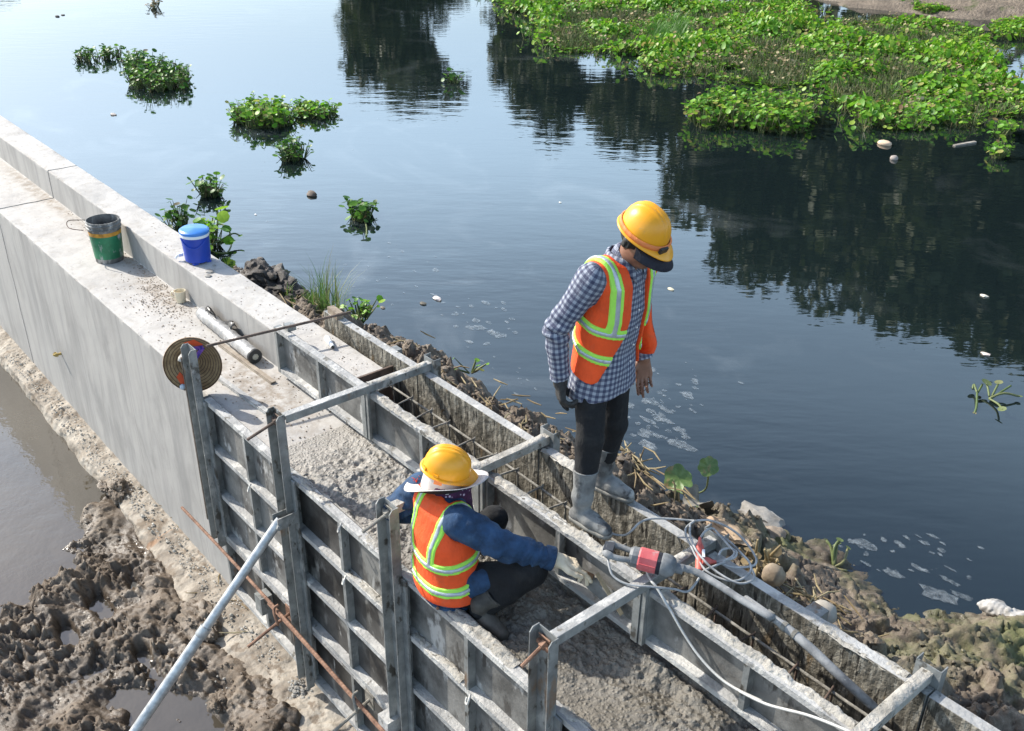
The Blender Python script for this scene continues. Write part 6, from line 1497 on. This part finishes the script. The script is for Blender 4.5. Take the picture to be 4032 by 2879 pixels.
# bank plants
gb = vz(722, 690, -.02); g1 = thing('grass_tuft', gb, 'tall thin grass growing from the mud behind the wall end', 'grass')
blades([gb + np.array((rng.normal(0, .16), rng.normal(0, .07), -.02)) for k in range(14)], rng, 9, .62, .03, M_GRASS, 'blades', g1, .8, .005)
blades([gb + np.array((rng.normal(-.12, .16), rng.normal(-.05, .06), 0)) for k in range(26)], rng, 12, .16, .05, M_GRASS, 'short_blades', g1, .8, .006)
wb_ = vz(795, 708, .05); w1 = thing('leafy_weed', wb_, 'small round-leaved weed on the bank beside the tall grass', 'weed'); (lv, lf), (sv, sf) = rosettes(np.array([wb_ + np.array((rng.normal(0, .06), rng.normal(0, .05), 0)) for k in range(6)]), rng, .05, .15, .016, .030); new('leaves', (lv, lf), M_HYA, w1, smooth=True); new('stalks', (sv, sf), M_STK, w1)
wb_ = vz(1045, 822, .14); w1 = thing('leafy_weed', wb_, 'tiny weed sprouting at the crest of the mud bank', 'weed'); (lv, lf), (sv, sf) = rosettes(np.array([wb_]), rng, .04, .08, .012, .02); new('leaves', (lv, lf), M_HYA, w1, smooth=True); new('stalks', (sv, sf), M_STK, w1)
def big_leaf(name, c, n, r, label, mat_, stem_to, lobes=7, curl=.25):
    n = nrm(n); u = nrm(np.cross(n, (.3, 1, .2))); w = np.cross(n, u); o = thing(name, stem_to, label, 'leaf plant'); V = [c]; k = 48; F = []
    for ring in (.5, 1.0):
        for i in range(k):
            a = 2 * math.pi * i / k; rr_ = r * ring * (1 + .16 * abs(math.sin(a * lobes / 2)) - .25 * math.exp(-((a - math.pi) / .25) ** 2)); V.append(c + (u * math.cos(a) + w * math.sin(a)) * rr_ + n * (curl * r * ring ** 2 * math.cos(a * 2) + .03 * r * math.sin(a * lobes)))
    for i in range(k):
        j = (i + 1) % k; F.append((0, 1 + i, 1 + j)); F.append((1 + i, 1 + k + i, 1 + k + j, 1 + j))
    b = new('blade', (np.array(V), F), mat_, o, smooth=True); new('stalk', MB().tube(catmull([stem_to, stem_to * .5 + c * .5 + np.array((.04, .0, -.03)), c], 5), .006, 6), M_STK, o, smooth=True)
M_LOTUS = mat_mottle('veined_green_leaf', (.07, .13, .03), (.15, .22, .06), 16, world=False, rough=.5, spots=((12, .6, .68, (.24, .17, .07), (1, 1, 1)),))
big_leaf('lotus_plant', PZ(2672, 1885, .05), (.45, -.35, .8), .078, 'broad green lobed leaf on the bank beyond the standing worker\'s boots', M_LOTUS, PZ(2680, 1940, -.35), 6, .3)
big_leaf('lotus_plant', PZ(2790, 1838, .16), (.70, -.55, .5), .055, 'upright round leaf on a thin curved stalk by the water', M_LOTUS, PZ(2740, 1945, -.45), 7, .15)
big_leaf('withered_leaf', PZ(2750, 1975, -.22), (.2, .5, .7), .085, 'curled grey dead leaf below the green lobed one', mat_mottle('grey_dead_leaf', (.10, .09, .07), (.26, .24, .20), 10, world=False), PZ(2740, 1990, -.40), 5, .8)
# dead stalks and fibres on the bank
rng = np.random.default_rng(5); o = thing('dead_stalks', PZ(*K7(180, 520), -.15), 'bunch of pale dead stalks standing on the bank by the coconut', 'dead plant'); mb = MB(); mb2 = MB()
for (x0, y0, x1, y1, h) in ((150, 560, 140, 375, .22), (180, 560, 185, 440, .18), (200, 540, 288, 412, .16), (120, 620, 130, 470, .14), (60, 520, 75, 450, .12), (210, 600, 250, 500, .12), (140, 690, 135, 560, .10), (90, 540, 20, 430, .1), (230, 560, 265, 515, .09), (170, 640, 330, 650, .05), (100, 600, 30, 590, .05)):
    a = PZ(*K7(x0, y0), -.20); b = PZ(*K7(x1, y1), -.16 + h); mb.tube([a, (a + b) / 2 + rng.normal(0, .012, 3), b], [.012, .010, .007], 6)
new('stalks', mb, M_DRY, o, smooth=True)
cs = [PZ(*K7(rng.uniform(20, 280), rng.uniform(440, 640)), -.12) for k in range(26)]; lv = leaves_np(np.array(cs), np.array([nrm(rng.normal(0, .6, 3) + up) for k in cs]), np.array([nrm(rng.normal(0, 1, 3)) for k in cs]), rng.uniform(.02, .045, len(cs))); new('leaves', lv, M_DRY, o, smooth=True)
def litter(px_list, z, label, n, seed, spread=.12, ln=.16):
    rng = np.random.default_rng(seed); mb = MB()
    for k in range(n):
        c = vz(*px_list[k % len(px_list)], z) + np.array((rng.normal(0, spread), rng.normal(0, spread * .5), rng.uniform(0, .03))); d = nrm((rng.normal(0, 1), rng.normal(0, .6), rng.normal(0, .15))); mb.tube([c - d * ln * .5, c + rng.normal(0, .01, 3), c + d * ln * .5], [.003, .006, .003], 5)
    new('plant_litter', mb, M_DRY, None, label=label, kind='stuff')
litter([(1770, 1320), (1790, 1335), (1820, 1345)], -.24, 'pale dead stems lying on the shore by the second coconut', 34, 3)
litter([(1380, 1005), (1420, 1040), (1460, 1075), (1300, 985)], .0, 'dry reed scraps on the bank behind the standing worker', 46, 4, .14, .2)
litter([(900, 770), (1000, 850), (1120, 905), (1210, 945)], .22, 'straw scraps in the broken mud beside the far forms', 40, 5, .22, .12)
litter([(690, 690), (740, 705), (660, 672)], .0, 'dry reed scraps below the tall grass', 40, 6, .14, .16)
litter([(480, 1190), (430, 1160), (520, 1350), (380, 1120)], ZP + .12, 'roots and twigs in the trampled mud', 26, 7, .18, .2)
# floating rubbish
def floater(name, px, r, sq, mat, label, seed, cat='debris', rough=.3): c_ = vz(*px, ZR); new(name, MB().ico(c_ + up * r * sq[2] * .3, r, 2, seed, rough, sq, 1.5), mat, loc=c_, label=label, cat=cat, autosmooth=40)
floater('coconut', (692, 434), .055, (1.3, .9, .8), mat_mottle('wet_husk', (.05, .035, .025), (.16, .12, .09), 9, world=False), 'dark brown husk floating between two small hyacinths', 3, 'coconut')
floater('foam_block', (1965, 321), .095, (1.2, .8, .5), mplain('peach_foam', (.62, .46, .32), .8), 'pale peach block floating below the big mat', 5, 'block', .15)
floater('coconut', (1985, 354), .055, (1.1, .9, .8), mplain('grey_husk', (.30, .26, .23), .8), 'small grey ball floating below the peach block', 6, 'coconut', .12)
c_ = vz(2142, 321, ZR); new('driftwood', MB().bar(c_ + np.array((-.05, -.21, .005)), c_ + np.array((.05, .21, .01)), .05, .03), mat_mottle('bleached_wood', (.20, .18, .15), (.36, .33, .29), 12, world=False), loc=c_, label='bleached plank floating beyond the grey ball', cat='plank')
for i, (px, r, c0) in enumerate((((252, 255), .05, (.45, .40, .36)), ((127, 37), .06, (.05, .05, .045)), ((140, 34), .05, (.06, .06, .05)), ((972, 664), .04, (.7, .62, .58)), ((940, 675), .03, (.10, .09, .07)), ((850, 684), .025, (.16, .14, .11)), ((2186, 658), .03, (.65, .6, .5)), ((2188, 787), .03, (.6, .5, .45)), ((1490, 643), .03, (.6, .55, .4)), ((568, 477), .018, (.6, .6, .6)), ((1244, 450), .016, (.65, .65, .6)), ((1540, 43), .08, (.45, .40, .34)), ((1545, 40), .05, (.4, .36, .3)))):
    floater('floating_scrap', px, r, (1.4, .8, .4), mplain('scrap_%d' % i, c0, .7), ('curled pale wrapper near the wall', 'dark scrap far out on the pale water', 'second dark scrap beside the first far out', 'pinkish scrap among the foam', 'dark twig scrap left of the pinkish one', 'brown twig scrap near the weed', 'white fleck in the dark tree reflection', 'pale scrap at the edge of the tree reflection', 'yellowish leaf right of the standing worker', 'white fleck above the wall cooler', 'white fleck in open blue water', 'pale ball behind the big mat', 'stalk stub beside the pale ball')[i], 30 + i)
# foam flakes
rng = np.random.default_rng(9); V = []; F = []
def flake(c, r, sx, sy, seed):
    k = 14; i0 = len(V); V.append(c + up * .006)
    for i in range(k):
        a = 2 * math.pi * i / k; rr_ = r * (1 + .45 * math.sin(a * 2 + seed) * .5 + .35 * rng.normal(0, .5)); V.append(c + np.array((math.cos(a) * rr_ * sx, math.sin(a) * rr_ * sy, .004)))
    for i in range(k): F.append((i0, i0 + 1 + i, i0 + 1 + (i + 1) % k))
for (cx, cy, sx, sy, n, rmax) in ((1080, 720, 70, 70, 34, .05), (1000, 680, 60, 40, 14, .03), (1480, 900, 60, 40, 26, .06), (1450, 950, 70, 60, 34, .05), (1530, 860, 60, 50, 16, .04), (1420, 830, 30, 20, 8, .05), (2080, 1250, 90, 60, 24, .04), (1930, 1230, 60, 40, 14, .03), (860, 600, 90, 60, 26, .025), (1150, 820, 60, 40, 12, .03), (720, 340, 200, 120, 34, .02)):
    for k in range(n):
        px = (rng.normal(cx, sx * .6), rng.normal(cy, sy * .6)); flake(vz(*px, ZR), rmax * rng.uniform(.15, 1) ** 1.6, rng.uniform(.8, 1.6), rng.uniform(.5, .9), rng.uniform(0, 6))
for px, r in (((2090, 1325), .10), ((1985, 1275), .05), ((1100, 742), .07), ((1515, 990), .08), ((1510, 955), .05), ((1440, 990), .06), ((1920, 1210), .06)): flake(vz(*px, ZR), r, 1.1, .8, 1.0)
def mat_foam():
    t = NT('foam_scum'); t.set(Base_Color=(.42, .47, .50), Roughness=.5); tr = t.n.new('ShaderNodeBsdfTransparent'); mx = t.n.new('ShaderNodeMixShader')
    t.l.new(t.rng(t.noise(t.coord(True), 26, 4, .6), .35, .65, .05, .30), mx.inputs[0]); t.l.new(tr.outputs[0], mx.inputs[1]); t.l.new(t.b.outputs[0], mx.inputs[2]); t.l.new(mx.outputs[0], t.n['Material Output'].inputs[0]); return t.m
new('foam', (np.array(V), F), mat_foam(), None, label='thin white foam flakes drifting on the river', kind='stuff')

# ================================================================ trees on the far bank (they show in the river's reflection)
def tree_mesh(seed, H, W, n, dens):
    rng = np.random.default_rng(seed); mb = MB(); tips = []
    tr = [np.array((0, 0, -1.0)), np.array((rng.normal(0, .15), rng.normal(0, .15), H * .35)), np.array((rng.normal(0, .3), rng.normal(0, .3), H * .75))]
    mb.tube(catmull(tr, 4), list(np.linspace(H * .024, H * .008, 9)), 8)
    for k in range(11):
        t = rng.uniform(.25, .75); b = tr[1] * (1 - t) + tr[2] * t if t > .35 else tr[1] * (t / .35); th = rng.uniform(0, 6.28); L = W * rng.uniform(.5, 1.0) * (1.05 - .5 * t)
        e = b + np.array((math.cos(th) * L, math.sin(th) * L, H * rng.uniform(.06, .25))); m = (b + e) / 2 + np.array((0, 0, H * .02)); mb.tube(catmull([b, m, e], 3), list(np.linspace(H * .009, H * .003, 7)), 5); tips += [e, m]
    tips.append(tr[2] + up * H * .12); tips.append(tr[2])
    C = []
    for k in range(n):
        b = tips[rng.integers(len(tips))]; r = W * dens; d = rng.normal(0, 1, 3); d /= np.linalg.norm(d); q = b + d * r * rng.uniform(.2, 1) ** .5 * np.array((1, 1, .65)); C.append(q)
    C = np.array(C); nn = rng.normal(0, 1, (n, 3)); nn /= np.linalg.norm(nn, axis=1)[:, None]; u = np.cross(nn, rng.normal(0, 1, (n, 3))); u /= np.linalg.norm(u, axis=1)[:, None]
    lv, lf = leaves_np(C, nn, u, rng.uniform(.10, .24, n), 5, .1); return mb, (lv, lf)
protos = []
for i, (H, W, n, dn) in enumerate(((11.5, 3.8, 9000, .46), (9.5, 2.4, 3800, .40), (13.5, 4.2, 10000, .44))):
    mb, lf = tree_mesh(200 + i, H, W, n, dn); o = thing('far_tree', (0, 0, 0), 'tree', 'tree', 'trees on the far bank'); new('trunk', mb, M_BARK, o, smooth=True); new('crown', lf, M_TREE, o); protos.append((o, H))
TR = [(-6, 30, 0, 1.05), (-10.5, 31, 2, .92), (-15, 29.5, 0, .98), (-19.5, 31, 2, .98), (-22.5, 30, 0, 1.05), (-25.5, 31.5, 2, .78), (-2, 31, 2, .9), (3, 30, 0, 1.0), (8, 32, 2, .95), (-13, 33.5, 0, 1.1), (-18, 34, 0, 1.1),
      (-29.5, 31, 1, .95), (-33.0, 32.5, 1, 1.02), (-37, 31, 1, 1.05), (-41, 33, 1, .92), (-35, 30, 1, .7), (-49, 31.5, 0, .92), (-53, 33, 2, .78), (-51, 30.5, 1, .95), (-128, 31, 2, 1.0), (-135, 33, 0, 1.1)]
LB = ['broad round tree', 'thin loose-crowned tree', 'tall spreading tree']; used = set()
for i, (x, y, k, s) in enumerate(TR):
    src, H = protos[k]; o = src if k not in used else copy_tree(src); used.add(k)
    o.location = (x, y, ZR + .5); o.scale = (s, s, s); o.rotation_euler = (0, 0, i * 1.7); o['label'] = LB[k] + ' on the far bank, mirrored in the river'; o['group'] = 'trees on the far bank'
gcs = [np.array((x, 26 + rng.uniform(0, 3), ZR + .5)) for x in np.arange(-60, 12, .35)]
bz_ = rng; cl = []; 
for c in gcs:
    for k in range(26): cl.append(c + np.array((rng.normal(0, .5), rng.normal(0, .7), abs(rng.normal(.5, .55)))))
cl = np.array(cl); nn = rng.normal(0, 1, (len(cl), 3)); nn /= np.linalg.norm(nn, axis=1)[:, None]; u = np.cross(nn, rng.normal(0, 1, (len(cl), 3))); u /= np.linalg.norm(u, axis=1)[:, None]
new('undergrowth', leaves_np(cl, nn, u, rng.uniform(.10, .22, len(cl)), 5, .1), M_TREE, None, label='dark undergrowth along the far bank', kind='stuff')
